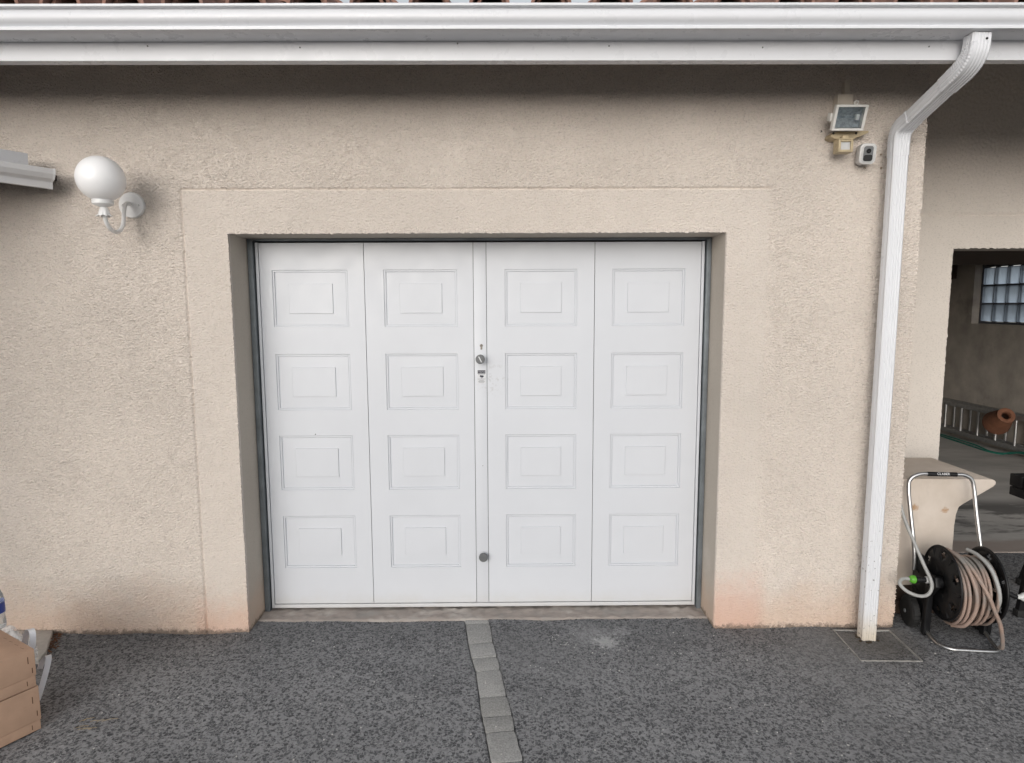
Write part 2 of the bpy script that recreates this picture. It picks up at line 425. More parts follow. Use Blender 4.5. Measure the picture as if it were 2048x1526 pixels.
# ------------------------------------------------------------------ mesh helpers
class MB:
    def __init__(s):
        s.v = []; s.f = []
    def add(s, vs_, fs):
        o = len(s.v)
        s.v += [tuple(a) for a in vs_]
        s.f += [tuple(i + o for i in f) for f in fs]
        return s
    def box(s, x0, x1, y0, y1, z0, z1, bev=0.0, rot=None, piv=None):
        bm = bmesh.new()
        vv = [bm.verts.new((x, y, z)) for x in (x0, x1) for y in (y0, y1) for z in (z0, z1)]
        for q in ((0, 1, 3, 2), (4, 6, 7, 5), (0, 4, 5, 1), (2, 3, 7, 6), (0, 2, 6, 4), (1, 5, 7, 3)):
            bm.faces.new([vv[i] for i in q])
        if bev:
            bmesh.ops.bevel(bm, geom=bm.edges[:], offset=bev, segments=2, affect='EDGES', profile=0.6)
        if rot is not None:
            bmesh.ops.rotate(bm, verts=bm.verts[:], cent=piv or (0, 0, 0), matrix=rot)
        return s.bm(bm)
    def bm(s, bm):
        bm.verts.index_update()
        s.add([v.co[:] for v in bm.verts], [[v.index for v in f.verts] for f in bm.faces])
        bm.free()
        return s
    def prism(s, poly, frame, depth, bev=0.0):
        """poly in 2D; frame=(origin, u, v, n); extruded along n by depth"""
        o, u, v, n = [Vector(a) for a in frame]
        bm = bmesh.new()
        a = [bm.verts.new(o + u * p[0] + v * p[1]) for p in poly]
        b = [bm.verts.new(o + u * p[0] + v * p[1] + n * depth) for p in poly]
        bm.faces.new(a[::-1]); bm.faces.new(b)
        k_ = len(a)
        for i in range(k_):
            bm.faces.new((a[i], a[(i + 1) % k_], b[(i + 1) % k_], b[i]))
        bmesh.ops.recalc_face_normals(bm, faces=bm.faces[:])
        if bev:
            bmesh.ops.bevel(bm, geom=bm.edges[:], offset=bev, segments=2, affect='EDGES', profile=0.6)
        return s.bm(bm)
    def lathe(s, prof, origin, axis, n=24, close=True):
        """prof: list of (r, h) along axis"""
        o = Vector(origin); ax = Vector(axis).normalized()
        u = ax.orthogonal().normalized(); w = ax.cross(u)
        vs_ = []; fs = []
        for (r, h) in prof:
            for i in range(n):
                a = 2 * math.pi * i / n
                vs_.append(o + ax * h + (u * math.cos(a) + w * math.sin(a)) * max(r, 1e-5))
        for j in range(len(prof) - 1):
            for i in range(n):
                i2 = (i + 1) % n
                fs.append((j * n + i, j * n + i2, (j + 1) * n + i2, (j + 1) * n + i))
        if close:
            fs.append(tuple(range(n))[::-1])
            fs.append(tuple((len(prof) - 1) * n + i for i in range(n)))
        return s.add(vs_, fs)
    def tube(s, pts, r, n=10, smooth=0, closed=False):
        if smooth:
            pts = spline(pts, smooth, closed)
        pts = [Vector(p) for p in pts]
        rr = r if isinstance(r, (list, tuple)) else [r] * len(pts)
        k_ = len(pts)
        t0 = (pts[1] - pts[0]).normalized()
        u = t0.orthogonal().normalized()
        vs_ = []; fs = []
        for i, p in enumerate(pts):
            t = (pts[min(i + 1, k_ - 1)] - pts[max(i - 1, 0)]).normalized()
            u = (u - t * u.dot(t)).normalized(); w = t.cross(u)
            for j in range(n):
                a = 2 * math.pi * j / n
                vs_.append(p + (u * math.cos(a) + w * math.sin(a)) * rr[i])
        for i in range(k_ - 1):
            for j in range(n):
                j2 = (j + 1) % n
                fs.append((i * n + j, i * n + j2, (i + 1) * n + j2, (i + 1) * n + j))
        fs.append(tuple(range(n))[::-1]); fs.append(tuple((k_ - 1) * n + j for j in range(n)))
        return s.add(vs_, fs)
    def sweep(s, pts, prof, side=(1, 0, 0), scale=None, caps=True):
        """profile (a along side, b along normal) swept along pts with mitred joints"""
        pts = [Vector(p) for p in pts]; side = Vector(side)
        k_ = len(pts); n = len(prof); vs_ = []; fs = []
        for i, p in enumerate(pts):
            d0 = (pts[i] - pts[i - 1]).normalized() if i else (pts[1] - pts[0]).normalized()
            d1 = (pts[i + 1] - pts[i]).normalized() if i < k_ - 1 else d0
            t = (d0 + d1).normalized()
            c = max(0.3, t.dot(d0))
            sd = (side - t * side.dot(t)).normalized(); nn = t.cross(sd)
            sc = scale[i] if scale else 1.0
            for a, b in prof:
                vs_.append(p + sd * a * sc + nn * b * sc / c)
        for i in range(k_ - 1):
            for j in range(n):
                j2 = (j + 1) % n
                fs.append((i * n + j, (i + 1) * n + j, (i + 1) * n + j2, i * n + j2))
        if caps:
            fs.append(tuple(range(n))); fs.append(tuple((k_ - 1) * n + j for j in range(n))[::-1])
        return s.add(vs_, fs)
    def sphere(s, c, r, n=24, m_=16, sq=(1, 1, 1)):
        c = Vector(c); vs_ = []; fs = []
        for j in range(m_ + 1):
            th = math.pi * j / m_
            for i in range(n):
                a = 2 * math.pi * i / n
                rs = max(math.sin(th), 1e-4)
                vs_.append(c + Vector((r * rs * math.cos(a) * sq[0], r * rs * math.sin(a) * sq[1], r * math.cos(th) * sq[2])))
        for j in range(m_):
            for i in range(n):
                i2 = (i + 1) % n
                fs.append((j * n + i, (j + 1) * n + i, (j + 1) * n + i2, j * n + i2))
        return s.add(vs_, fs)
    def build(s, name, mat, parent=None, smooth=True, ang=35, label=None):
        me = bpy.data.meshes.new(name)
        me.from_pydata(s.v, [], s.f)
        return link(name, me, mat, parent, smooth, ang, label)


def link(name, me, mat, parent=None, smooth=True, ang=35, label=None):
    me.materials.append(M[mat] if isinstance(mat, str) else mat)
    bm = bmesh.new(); bm.from_mesh(me)
    bmesh.ops.recalc_face_normals(bm, faces=bm.faces[:])
    bm.to_mesh(me); bm.free()
    if smooth:
        me.polygons.foreach_set("use_smooth", [True] * len(me.polygons))
        me.set_sharp_from_angle(angle=R(ang))
    me.update()
    o = bpy.data.objects.new(name, me)
    COL.objects.link(o)
    if parent:
        o.parent = parent
        o.matrix_parent_inverse = parent.matrix_basis.inverted()
    if label:
        o['label'] = label
    return o


def spline(pts, k_=8, closed=False):
    P = [Vector(p) for p in pts]; out = []
    n = len(P)
    for i in range(n if closed else n - 1):
        if closed:
            a, b, c, d = P[(i - 1) % n], P[i], P[(i + 1) % n], P[(i + 2) % n]
        else:
            a, b, c, d = P[max(i - 1, 0)], P[i], P[i + 1], P[min(i + 2, n - 1)]
        for j in range(k_):
            t = j / k_
            out.append(0.5 * ((2 * b) + (c - a) * t + (2 * a - 5 * b + 4 * c - d) * t * t + (3 * b - a - 3 * c + d) * t ** 3))
    if not closed:
        out.append(P[-1])
    return out


def tag(o, label=None, cat=None, group=None, kind=None):
    if label: o['label'] = label
    if cat: o['category'] = cat
    if group: o['group'] = group
    if kind: o['kind'] = kind
    return o


def thing(name, loc, label, cat, group=None):
    o = bpy.data.objects.new(name, None)
    o.location = loc
    o.empty_display_size = 0.1
    COL.objects.link(o)
    return tag(o, label, cat, group, 'thing')


def text_mesh(body, size, frame, depth=0.0004):
    """flat lettering turned into mesh data; frame=(centre, right, up, normal)"""
    cu = bpy.data.curves.new("lettering", 'FONT')
    cu.body = body; cu.size = size; cu.align_x = 'CENTER'; cu.align_y = 'CENTER'
    cu.extrude = depth; cu.resolution_u = 3
    t = bpy.data.objects.new("lettering", cu)
    me = bpy.data.meshes.new_from_object(t)
    bpy.data.objects.remove(t); bpy.data.curves.remove(cu)
    o, u, v, n = [Vector(a) for a in frame]
    for vt in me.vertices:
        c_ = vt.co
        vt.co = o + u * c_.x + v * c_.y + n * c_.z
    me.materials.clear()
    return me


def field(ny, nx, dy, dx, lam, seed, width=0.45, ax=1.0, ay=1.0):
    """band-passed random field, unit variance"""
    g = np.random.default_rng(seed).normal(size=(ny, nx))
    fy = np.fft.fftfreq(ny, dy)[:, None] * ay; fx = np.fft.rfftfreq(nx, dx)[None, :] * ax
    fr = np.sqrt(fx * fx + fy * fy) + 1e-9
    filt = np.exp(-0.5 * (np.log(fr * lam) / width) ** 2)
    h_ = np.fft.irfft2(np.fft.rfft2(g) * filt, s=(ny, nx))
    return h_ / h_.std()


def grid_mesh(name, co, quads, mat, parent=None, attr=None):
    """co (n,3) float array, quads (m,4) int array; unused vertices dropped"""
    used, inv = np.unique(quads.ravel(), return_inverse=True)
    co = np.ascontiguousarray(co[used], dtype=np.float32)
    q = inv.astype(np.int32)
    me = bpy.data.meshes.new(name)
    me.vertices.add(len(co)); me.vertices.foreach_set("co", co.ravel())
    me.loops.add(len(q)); me.loops.foreach_set("vertex_index", q)
    nf = len(q) // 4
    me.polygons.add(nf)
    me.polygons.foreach_set("loop_start", np.arange(0, nf * 4, 4, dtype=np.int32))
    me.polygons.foreach_set("use_smooth", np.ones(nf, dtype=bool))
    if attr is not None:
        a = me.attributes.new(attr[0], 'FLOAT', 'POINT')
        a.data.foreach_set("value", np.ascontiguousarray(attr[1][used], dtype=np.float32))
    me.update(calc_edges=True)
    me.materials.append(M[mat])
    o = bpy.data.objects.new(name, me)
    COL.objects.link(o)
    if parent:
        o.parent = parent
        o.matrix_parent_inverse = parent.matrix_basis.inverted()
    return o


def lin(segs):
    out = []
    for a, b, d in segs:
        k_ = max(1, int(round((b - a) / d)))
        p = np.linspace(a, b, k_ + 1)
        out.append(p if not out else p[1:])
    return np.concatenate(out)


def quads_of(nz, nx, mask):
    i, j = np.nonzero(mask)
    a = i * nx + j
    return np.stack([a, a + 1, a + nx + 1, a + nx], axis=1)


# opening of the closed garage door and of the open recess
OX0, OX1, OZ = -1.353, 1.085, 2.047
WX1 = 2.037          # outside corner of the front wall
RY = 1.03            # depth of the recessed wall
PX0, PX1 = 2.915, 5.60

def soffit(y):
    return 2.83 + 0.30 * (y + 0.5)

# ------------------------------------------------------------------ ground
gm = MB(); gm.add([(-40, -45, -0.03), (40, -45, -0.03), (40, 40, -0.03), (-40, 40, -0.03)], [(0, 1, 2, 3)])
ground = gm.build("ground", 'asphalt_far', smooth=False); tag(ground, kind='structure')

gx = lin([(-2.9, 3.7, 0.0055)]); gy = lin([(-1.4, 1.015, 0.0055)])
ny, nx = len(gy), len(gx)
X, Y = np.meshgrid(gx, gy)
n1 = field(ny, nx, .0055, .0055, 0.024, 11, 0.55)
n2 = field(ny, nx, .0055, .0055, 0.06, 12, 0.6)
n3 = field(ny, nx, .0055, .0055, 0.7, 13, 0.5)
n5 = field(ny, nx, .0055, .0055, 0.25, 15, 0.6)
nf = field(ny, nx, .0055, .0055, 0.014, 14, 0.5)
g_ = np.random.default_rng(5).random(size=(ny, nx))
s_ = n1 + 0.45 * n2 + 0.35 * nf + 0.1 * n5
plate = np.clip((s_ + 0.75) / 0.7, 0, 1)           # worn flat tops, sunken dark pits
fade = np.clip((Y + 0.75 + 0.25 * n3 + .15 * n5) / 0.6, 0, 1)              # the strip by the house is finer and tighter
h = (1 - fade) * (plate * 0.0022 - .002) + fade * (0.0012 * nf + 0.0007 * n1)
worn = (1 - fade) * plate * (0.78 + 0.22 * g_) + fade * np.clip(0.60 + 0.20 * nf + 0.12 * n1 + 0.25 * (g_ - .5), 0, 1)
h += 0.0022 * n3
worn = (1 - fade) * (0.5 + 0.5 * plate) + fade * np.clip(0.42 + 0.22 * nf + 0.12 * n1, 0, 1)
near = np.exp(-np.abs(Y) / 0.05) * (np.abs(X - 0.0) > 1.36) * (X < WX1)
h += near * (0.004 * np.sin(X * 5.0 + 1.0) + 0.003 * np.sin(X * 13.0))
# recess of the paver strip (pavers lie in it) and of the door sill
PAV = [(-0.237, 0.109, -0.107, 0.107), (-0.227, 0.059, -0.095, 0.073), (-0.200, -0.154, -0.072, -0.134), (-0.176, -0.281, -0.050, -0.269),
       (-0.151, -0.398, -0.033, -0.379), (-0.127, -0.602, -0.004, -0.588), (-0.110, -0.739, 0.020, -0.726), (-0.092, -0.837, 0.029, -0.824),
       (-0.067, -1.010, 0.060, -1.000), (-0.045, -1.180, 0.085, -1.170), (-0.030, -1.330, 0.100, -1.320)]
pl = np.array(PAV)
lx = np.interp(-Y, -pl[:, 1], pl[:, 0]); rx = np.interp(-Y, -pl[:, 3], pl[:, 2])
ins = (X > lx + 0.001) & (X < rx - 0.001) & (Y < 0.105) & (Y > -1.325)
h = np.where(ins, -0.02, h)
# drain cover: flat panel with a little soil
sillm = (X > OX0) & (X < OX1) & (Y > 0.112)
h = np.where(sillm, -0.02, h)
co = np.stack([X.ravel(), Y.ravel(), h.ravel()], axis=1)
mask = np.ones((ny - 1, nx - 1), bool)
driveway = grid_mesh("driveway", co, quads_of(ny, nx, mask), 'asphalt', attr=("worn", worn.ravel()))
tag(driveway, kind='structure')

# pavers, each a slab of its own with worn edges
for i in range(len(PAV) - 1):
    a, b = PAV[i], PAV[i + 1]
    g_ = 0.0026
    cs_ = [(a[0] + g_, a[1] - g_), (a[2] - g_, a[3] - g_), (b[2] - g_, b[3] + g_), (b[0] + g_, b[1] + g_)]
    top = []
    for q in range(4):
        p0, p1 = cs_[q], cs_[(q + 1) % 4]
        for w_ in range(6):
            f_ = w_ / 6; cr = 0.004 if w_ == 0 else 0.0     # knocked corners, nibbled edges
            cx_, cy_ = (a[0] + b[2]) / 2, (a[1] + b[1]) / 2
            x_ = p0[0] + (p1[0] - p0[0]) * f_; y_ = p0[1] + (p1[1] - p0[1]) * f_
            d_ = math.hypot(x_ - cx_, y_ - cy_)
            k_ = 1 - (cr + abs(rnd.gauss(0, .0012))) / d_
            top.append((cx_ + (x_ - cx_) * k_, cy_ + (y_ - cy_) * k_))
    pb = MB()
    pb.prism(top, ((0, 0, -0.052 + rnd.uniform(-.001, .0015)), (1, 0, 0), (0, 1, 0), (0, 0, 1)), 0.054, 0.0022)
    pb.build("paver", 'concrete', driveway)

# loose chippings on the asphalt
gb = MB()
for i in range(260):
    px = rnd.uniform(-2.3, 2.4); py = rnd.uniform(-1.1, -0.02)
    if rnd.random() < 0.35:
        px = rnd.gauss(0.55, 0.25); py = rnd.gauss(-0.15, 0.12)
    if -1.3 < px < 1.05 and py > -0.02: continue
    if py > -0.03: continue
    sz = rnd.uniform(0.0015, 0.0042)
    bm_ = bmesh.new()
    bmesh.ops.create_icosphere(bm_, subdivisions=1, radius=sz)
    for v_ in bm_.verts:
        v_.co = Vector((v_.co.x * rnd.uniform(.7, 1.4), v_.co.y * rnd.uniform(.7, 1.4), v_.co.z * 0.6)) + Vector((px, py, 0.003))
    gb.bm(bm_)
gr = gb.build("gravel", 'pebble', smooth=False); tag(gr, kind='stuff')

# sill under the garage door
sx = lin([(OX0, OX1, 0.012)]); sy = lin([(0.102, 0.42, 0.012)])
X, Y = np.meshgrid(sx, sy)
hh = 0.004 + 0.0022 * field(len(sy), len(sx), .012, .012, 0.09, 21, 0.6)
front = Y < 0.108
Yf = Y + np.where(front, 0.007 * np.sin(X * 3.1 + .5) + 0.003 * field(len(sy), len(sx), .012, .012, 0.1, 22), 0)
hh = np.where(front, -0.022, hh)
Yf = np.where(np.abs(Y - sy[1]) < 1e-6, Yf + 0.007 * np.sin(X * 3.1 + .5) - .009, Yf)
sill = grid_mesh("door_sill", np.stack([X.ravel(), Yf.ravel(), hh.ravel()], 1), quads_of(len(sy), len(sx), np.ones((len(sy) - 1, len(sx) - 1), bool)), 'sill')
tag(sill, kind='structure')

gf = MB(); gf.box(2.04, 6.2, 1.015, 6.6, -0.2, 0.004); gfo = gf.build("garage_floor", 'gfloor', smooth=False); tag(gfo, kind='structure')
hf = MB(); hf.box(-5.0, 2.03, 0.42, 6.6, -0.2, -0.004); hfo = hf.build("house_floor", 'ceil', smooth=False); tag(hfo, kind='structure')

# ------------------------------------------------------------------ front wall (real relief)
wall = thing("garage_wall", (0, 0, 0), "cream roughcast house wall around the closed white garage door", "wall")
GL, GT, GR = -1.571, 2.257, 1.297     # scored outline of the smoother band
WS = .0034
wx = lin([(-2.95, -2.6, .02), (-2.6, GL - .004, WS), (GL - .004, GL + .004, .004), (GL + .004, OX0, WS), (OX0, OX1, WS), (OX1, WX1, WS)])
wz = lin([(-0.03, OZ, WS), (OZ, GT - .004, WS), (GT - .004, GT + .004, .004), (GT + .004, 2.90, WS), (2.90, 2.99, .03)])
nz, nx = len(wz), len(wx)
X, Z = np.meshgrid(wx, wz)
a1 = field(nz, nx, WS, WS, 0.0105, 31, 0.50, 0.72, 1.15)
a2 = field(nz, nx, WS, WS, 0.024, 32, 0.6, 0.75, 1.1)
a3 = field(nz, nx, WS, WS, 0.9, 33, 0.5)
a4 = field(nz, nx, WS, WS, 0.07, 34, 0.6)
s_ = a1 + 0.22 * a2 + 0.10 * a4
hr = np.where(s_ < -0.45, s_ * 2.0 + 0.675, s_ * 0.5)      # rounded grains with sharper pits between
hr = np.clip(hr, -3.0, 1.3)
band = (X > GL) & (X < GR) & (Z < GT)
soft = np.where(band, 0.50, 1.0)
# trowelled smoother skin inside the band
fade = np.clip((X - (GR - .03)) / 0.06, 0, 1)
soft = np.where((X >= GR - .03) & (Z < GT), 0.50 + 0.5 * fade, soft)
amp = 0.0050
dsp = -(hr * amp * soft + 0.0100) - 0.0015 * a3
gline = ((np.abs(X - GL) < .0045) & (Z < GT + .003)) | ((np.abs(Z - GT) < .0045) & (X > GL - .003) & (X < GR))
dsp = np.minimum(dsp, 0.0)
dsp = np.where(gline & (np.abs(a2) < 2.2), 0.0040, dsp)
Xj, Zj = X.copy(), Z.copy()
j1 = field(nz, nx, WS, WS, 0.025, 35, 0.6)
e = (np.abs(X - OX0) < 1e-6) | (np.abs(X - OX1) < 1e-6)
Xj = np.where(e & (Z <= OZ + 1e-6), X + 0.0008 * j1, Xj)
Zj = np.where((np.abs(Z - OZ) < 1e-6) & (X >= OX0 - 1e-6) & (X <= OX1 + 1e-6), Z + 0.0013 * j1, Zj)
ec = np.abs(X - WX1) < 1e-6
Xj = np.where(ec, X + 0.0015 * j1, Xj)
Xj = np.where(ec & (Z < 0.06), Xj - 0.03 * np.clip((0.06 - Z) / 0.06, 0, 1) ** 0.7, Xj)
foot = np.abs(Z - wz[0]) < 1e-6
co = np.stack([Xj.ravel(), dsp.ravel(), Zj.ravel()], axis=1)
xc = 0.5 * (wx[1:] + wx[:-1]); zc = 0.5 * (wz[1:] + wz[:-1])
XC, ZC = np.meshgrid(xc, zc)
solid = ~((XC > OX0) & (XC < OX1) & (ZC < OZ))
inb = (XC > GL) & (XC < GR) & (ZC < GT)
# skirts that turn the displaced edge into the reveal
jl = int(np.argmin(np.abs(wx - OX0))); jr = int(np.argmin(np.abs(wx - OX1))); it = int(np.argmin(np.abs(wz - OZ)))
ext = []; exq_band = []; exq_wall = []
base = len(co)
def skirt(ids, pts, lst):
    global base
    st = base
    ext.extend(pts); base += len(pts)
    for q in range(len(ids) - 1):
        lst.append((ids[q], ids[q + 1], st + q + 1, st + q))
YS = 0.012
skirt([i * nx + jl for i in range(it + 1)], [(OX0, YS, wz[i]) for i in range(it + 1)], exq_band)
skirt([i * nx + jr for i in range(it + 1)], [(OX1, YS, wz[i]) for i in range(it + 1)], exq_band)
skirt([it * nx + j for j in range(jl, jr + 1)], [(wx[j], YS, OZ) for j in range(jl, jr + 1)], exq_band)
skirt([i * nx + nx - 1 for i in range(nz)], [(WX1, YS, wz[i]) for i in range(nz)], exq_wall)
co = np.concatenate([co, np.array(ext)])
q_wall = np.concatenate([quads_of(nz, nx, solid & ~inb), np.array(exq_wall)])
q_band = np.concatenate([quads_of(nz, nx, solid & inb), np.array(exq_band)])
grid_mesh("roughcast", co, q_wall, 'render', wall)
sb = grid_mesh("door_surround", co, q_band, 'band', wall)
sb['label'] = "smoother scored render band around the garage door"
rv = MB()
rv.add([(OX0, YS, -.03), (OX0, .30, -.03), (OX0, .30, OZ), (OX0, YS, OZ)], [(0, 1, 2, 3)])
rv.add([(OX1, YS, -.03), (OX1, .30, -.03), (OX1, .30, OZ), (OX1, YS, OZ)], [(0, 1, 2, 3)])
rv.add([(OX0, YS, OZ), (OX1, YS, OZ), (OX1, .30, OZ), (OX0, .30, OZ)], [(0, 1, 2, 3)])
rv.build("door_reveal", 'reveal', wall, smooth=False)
wb = MB(); wb.box(-5.0, -2.95, -0.002, 0.25, -0.1, 2.975)           # plain continuation beyond the view
wb.build("wall_continuation", 'render', wall, smooth=False)
wb = MB()
wb.add([(WX1, YS, -.1), (WX1, RY, -.1), (WX1, RY, 3.27), (WX1, YS, 2.98)], [(0, 1, 2, 3)])
wb.build("return_wall", 'render', wall, smooth=False)
for px, pz in ((1.822, 2.414), (1.745, 2.351), (1.826, 2.35), (1.868, 2.33)):
    p_ = MB(); p_.lathe([(0.0055, -.0015), (0.0065, 0.001), (0.006, .002), (0.003, 0.0015)], (px, -.0105, pz), (0, -1, 0), 10)
    p_.build("screw_plug", 'plug', wall)
p_ = MB(); p_.lathe([(0.006, 0), (0.005, .001)], (1.524, -.0115, 2.522), (0, -1, 0), 8); p_.build("drilled_hole", 'blackgap', wall)

# ------------------------------------------------------------------ recessed wall with the open bay
rw = thing("carport_wall", (3.4, RY, 0), "cream recessed wall with the open garage bay right of the downpipe", "wall")
rx = lin([(WX1, 2.70, .008), (2.70, PX0, .006), (PX0, 4.2, .008)]); rz = lin([(-.03, 2.053, .008), (2.053, 2.267 - .004, .006), (2.267 - .004, 2.267 + .004, .004), (2.267 + .004, 3.28, .008)])
nz, nx = len(rz), len(rx)
X, Z = np.meshgrid(rx, rz)
b1 = field(nz, nx, .007, .007, 0.024, 41, 0.4, 0.8, 1.1)
bd = (Z < 2.267)
dsp = RY - (np.minimum(b1, 0.6) * np.where(bd, 0.0012, 0.0030) + 0.003)
dsp = np.where(np.abs(Z - 2.267) < .0045, dsp + .012, dsp)
j2 = field(nz, nx, .007, .007, 0.04, 42, 0.6)
Xj = np.where(np.abs(X - PX0) < 1e-6, X + .0014 * j2, X)
Zj = np.where((np.abs(Z - 2.053) < 1e-6) & (X >= PX0 - 1e-6), Z + .002 * j2, Z)
co = np.stack([Xj.ravel(), dsp.ravel(), Zj.ravel()], 1)
xc = 0.5 * (rx[1:] + rx[:-1]); zc = 0.5 * (rz[1:] + rz[:-1]); XC, ZC = np.meshgrid(xc, zc)
sol = ~((XC > PX0) & (ZC < 2.053))
grid_mesh("roughcast", co, quads_of(nz, nx, sol & (ZC > 2.267)), 'render2', rw)
grid_mesh("opening_surround", co, quads_of(nz, nx, sol & (ZC < 2.267)), 'render2', rw)
rb = MB()
rb.box(4.2, PX1, RY + .001, RY + .2, 2.053, 3.28); rb.box(PX1, 6.4, RY, RY + .2, -.1, 3.28)
rb.add([(PX0 + .001, RY - .001, -.03), (PX0 + .001, RY + .2, -.03), (PX0 + .001, RY + .2, 2.055), (PX0 + .001, RY - .001, 2.055)], [(0, 1, 2, 3)])
rb.add([(PX0, RY - .001, 2.053), (4.2, RY - .001, 2.053), (4.2, RY + .2, 2.053), (PX0, RY + .2, 2.053)], [(0, 1, 2, 3)])
rb.build("opening_reveal", 'render2', rw, smooth=False)

# inside of the open bay
iw = MB()
HY0, HY1, HZ0, HZ1, SX = 3.86, 4.835, 1.455, 2.178, 5.80
iw.box(SX, SX + .2, RY + .2, HY0, -.1, 3.2); iw.box(SX, SX + .2, HY1, 6.6, -.1, 3.2)
iw.box(SX, SX + .2, HY0, HY1, -.1, HZ0); iw.box(SX, SX + .2, HY0, HY1, HZ1, 3.2)
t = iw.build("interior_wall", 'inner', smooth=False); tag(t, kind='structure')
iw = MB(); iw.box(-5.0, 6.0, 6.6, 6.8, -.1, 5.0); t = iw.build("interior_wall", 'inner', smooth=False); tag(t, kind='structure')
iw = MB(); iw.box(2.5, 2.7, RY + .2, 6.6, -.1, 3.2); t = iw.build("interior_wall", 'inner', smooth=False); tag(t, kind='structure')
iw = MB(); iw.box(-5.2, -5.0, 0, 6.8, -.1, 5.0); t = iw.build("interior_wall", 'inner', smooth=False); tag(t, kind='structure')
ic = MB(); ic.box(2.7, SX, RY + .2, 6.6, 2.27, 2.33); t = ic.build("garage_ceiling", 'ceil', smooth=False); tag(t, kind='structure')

win = thing("glass_block_window", (SX + .1, 4.34, 1.46), "small window of square glass blocks in the dark garage side wall", "window")
fb = MB()
fb.box(SX + .09, SX + .16, HY0, HY1, HZ0, HZ0 + .022); fb.box(SX + .09, SX + .16, HY0, HY1, HZ1 - .035, HZ1)
fb.box(SX + .09, SX + .16, HY1 - .025, HY1, HZ0 + .022, HZ1 - .035); fb.box(SX + .09, SX + .16, HY0, HY0 + .012, HZ0 + .022, HZ1 - .035)
for i in range(1, 5):
    yy = 4.81 - .19 * i; fb.box(SX + .10, SX + .15, yy - .0085, yy + .0085, HZ0 + .022, HZ1 - .035)
for i in range(1, 3):
    zz = HZ0 + .022 + .222 * i; fb.box(SX + .101, SX + .149, HY0 + .012, HY1 - .025, zz - .0085, zz + .0085)
fb.build("frame", M['seam'], win, smooth=False)
gbm = None
for i in range(5):
    for j in range(3):
        y1 = 4.81 - .19 * i - .009; z0 = HZ0 + .022 + .222 * j + .009
        g_ = MB(); g_.box(SX + .085, SX + .165, y1 - .172, y1, z0, z0 + .204, 0.016); g_.build("glass_block", 'glassblock', win)

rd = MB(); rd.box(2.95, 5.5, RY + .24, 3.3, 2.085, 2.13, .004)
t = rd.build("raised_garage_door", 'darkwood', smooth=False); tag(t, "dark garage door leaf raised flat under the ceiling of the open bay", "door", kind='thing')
bmz = MB(); bmz.box(2.7, 5.795, 5.15, 5.32, 2.02, 2.268, .006)
t = bmz.build("ceiling_beam", 'darkwood', smooth=False); tag(t, "dark beam under the ceiling at the back of the open bay", "beam", kind='thing')

# ladder lying on its side against the inner wall
lad = thing("ladder", (5.70, 4.4, 0.02), "aluminium ladder lying on its side along the dark garage wall", "ladder")
for ox, zl, rad in ((5.70, 0.0, .012), (5.765, 0.012, .011)):
    for (z0, z1) in ((0.06 + zl, 0.115 + zl), (0.405 + zl, 0.46 + zl)):
        b_ = MB(); b_.box(ox - .012, ox + .012, 2.4, 6.3, z0, z1, .003); b_.build("rail", 'alu_old', lad)
    for i in range(13):
        yy = 2.70 + .292 * i - (0.07 if rad < .012 else 0)
        b_ = MB(); b_.tube([(ox, yy, .11 + zl), (ox, yy, .41 + zl)], .015, 8); b_.build("rung", 'chrome', lad)

# clay pot hung over the ladder
pot = thing("clay_pot", (5.62, 3.93, 0.45), "orange clay pot tipped over the ladder rail", "pot")
ax = Vector((-0.25, -0.82, 0.46)).normalized(); o_ = Vector((5.62, 4.06, 0.335)); k_ = 0.80
b_ = MB(); b_.lathe([(r * k_, h_ * k_) for r, h_ in [(0.118, 0.0), (0.172, 0.0), (0.175, 0.02), (0.165, 0.05), (0.152, 0.12), (0.135, 0.20), (0.115, 0.27), (0.105, 0.31), (0.10, 0.325), (0.05, 0.325), (0.045, 0.30), (0.088, 0.29), (0.118, 0.05)]], o_, ax, 32, close=False)
b_.build("pot_body", 'clay', pot)
b_ = MB(); b_.lathe([(r * k_, h_ * k_) for r, h_ in [(0.098, 0.3262), (0.108, 0.33), (0.108, 0.345), (0.080, 0.352), (0.060, 0.345), (0.052, 0.3262)]], o_, ax, 28, close=False)
b_.build("foot_ring", 'clay', pot)

# green hose on the bay floor
b_ = MB()
b_.tube([(5.62, 6.0, .012), (5.60, 5.2, .012), (5.57, 4.7, .012), (5.545, 4.3, .012), (5.53, 4.05, .012), (5.58, 3.9, .012), (5.62, 3.8, .05), (5.62, 3.6, .09), (5.60, 3.4, .05), (5.58, 3.2, .012), (5.50, 2.6, .012)], .010, 8, 10)
b_.tube([(5.63, 5.9, .012), (5.64, 5.3, .012), (5.60, 4.8, .030), (5.575, 4.3, .030), (5.56, 4.02, .012), (5.61, 3.84, .03), (5.63, 3.68, .07), (5.63, 3.4, .06), (5.61, 3.1, .02), (5.55, 2.7, .012)], .009, 8, 10)
t = b_.build("green_hose", 'greenhose'); tag(t, "dark green hose lying on the garage floor under the ladder", "hose", kind='thing')

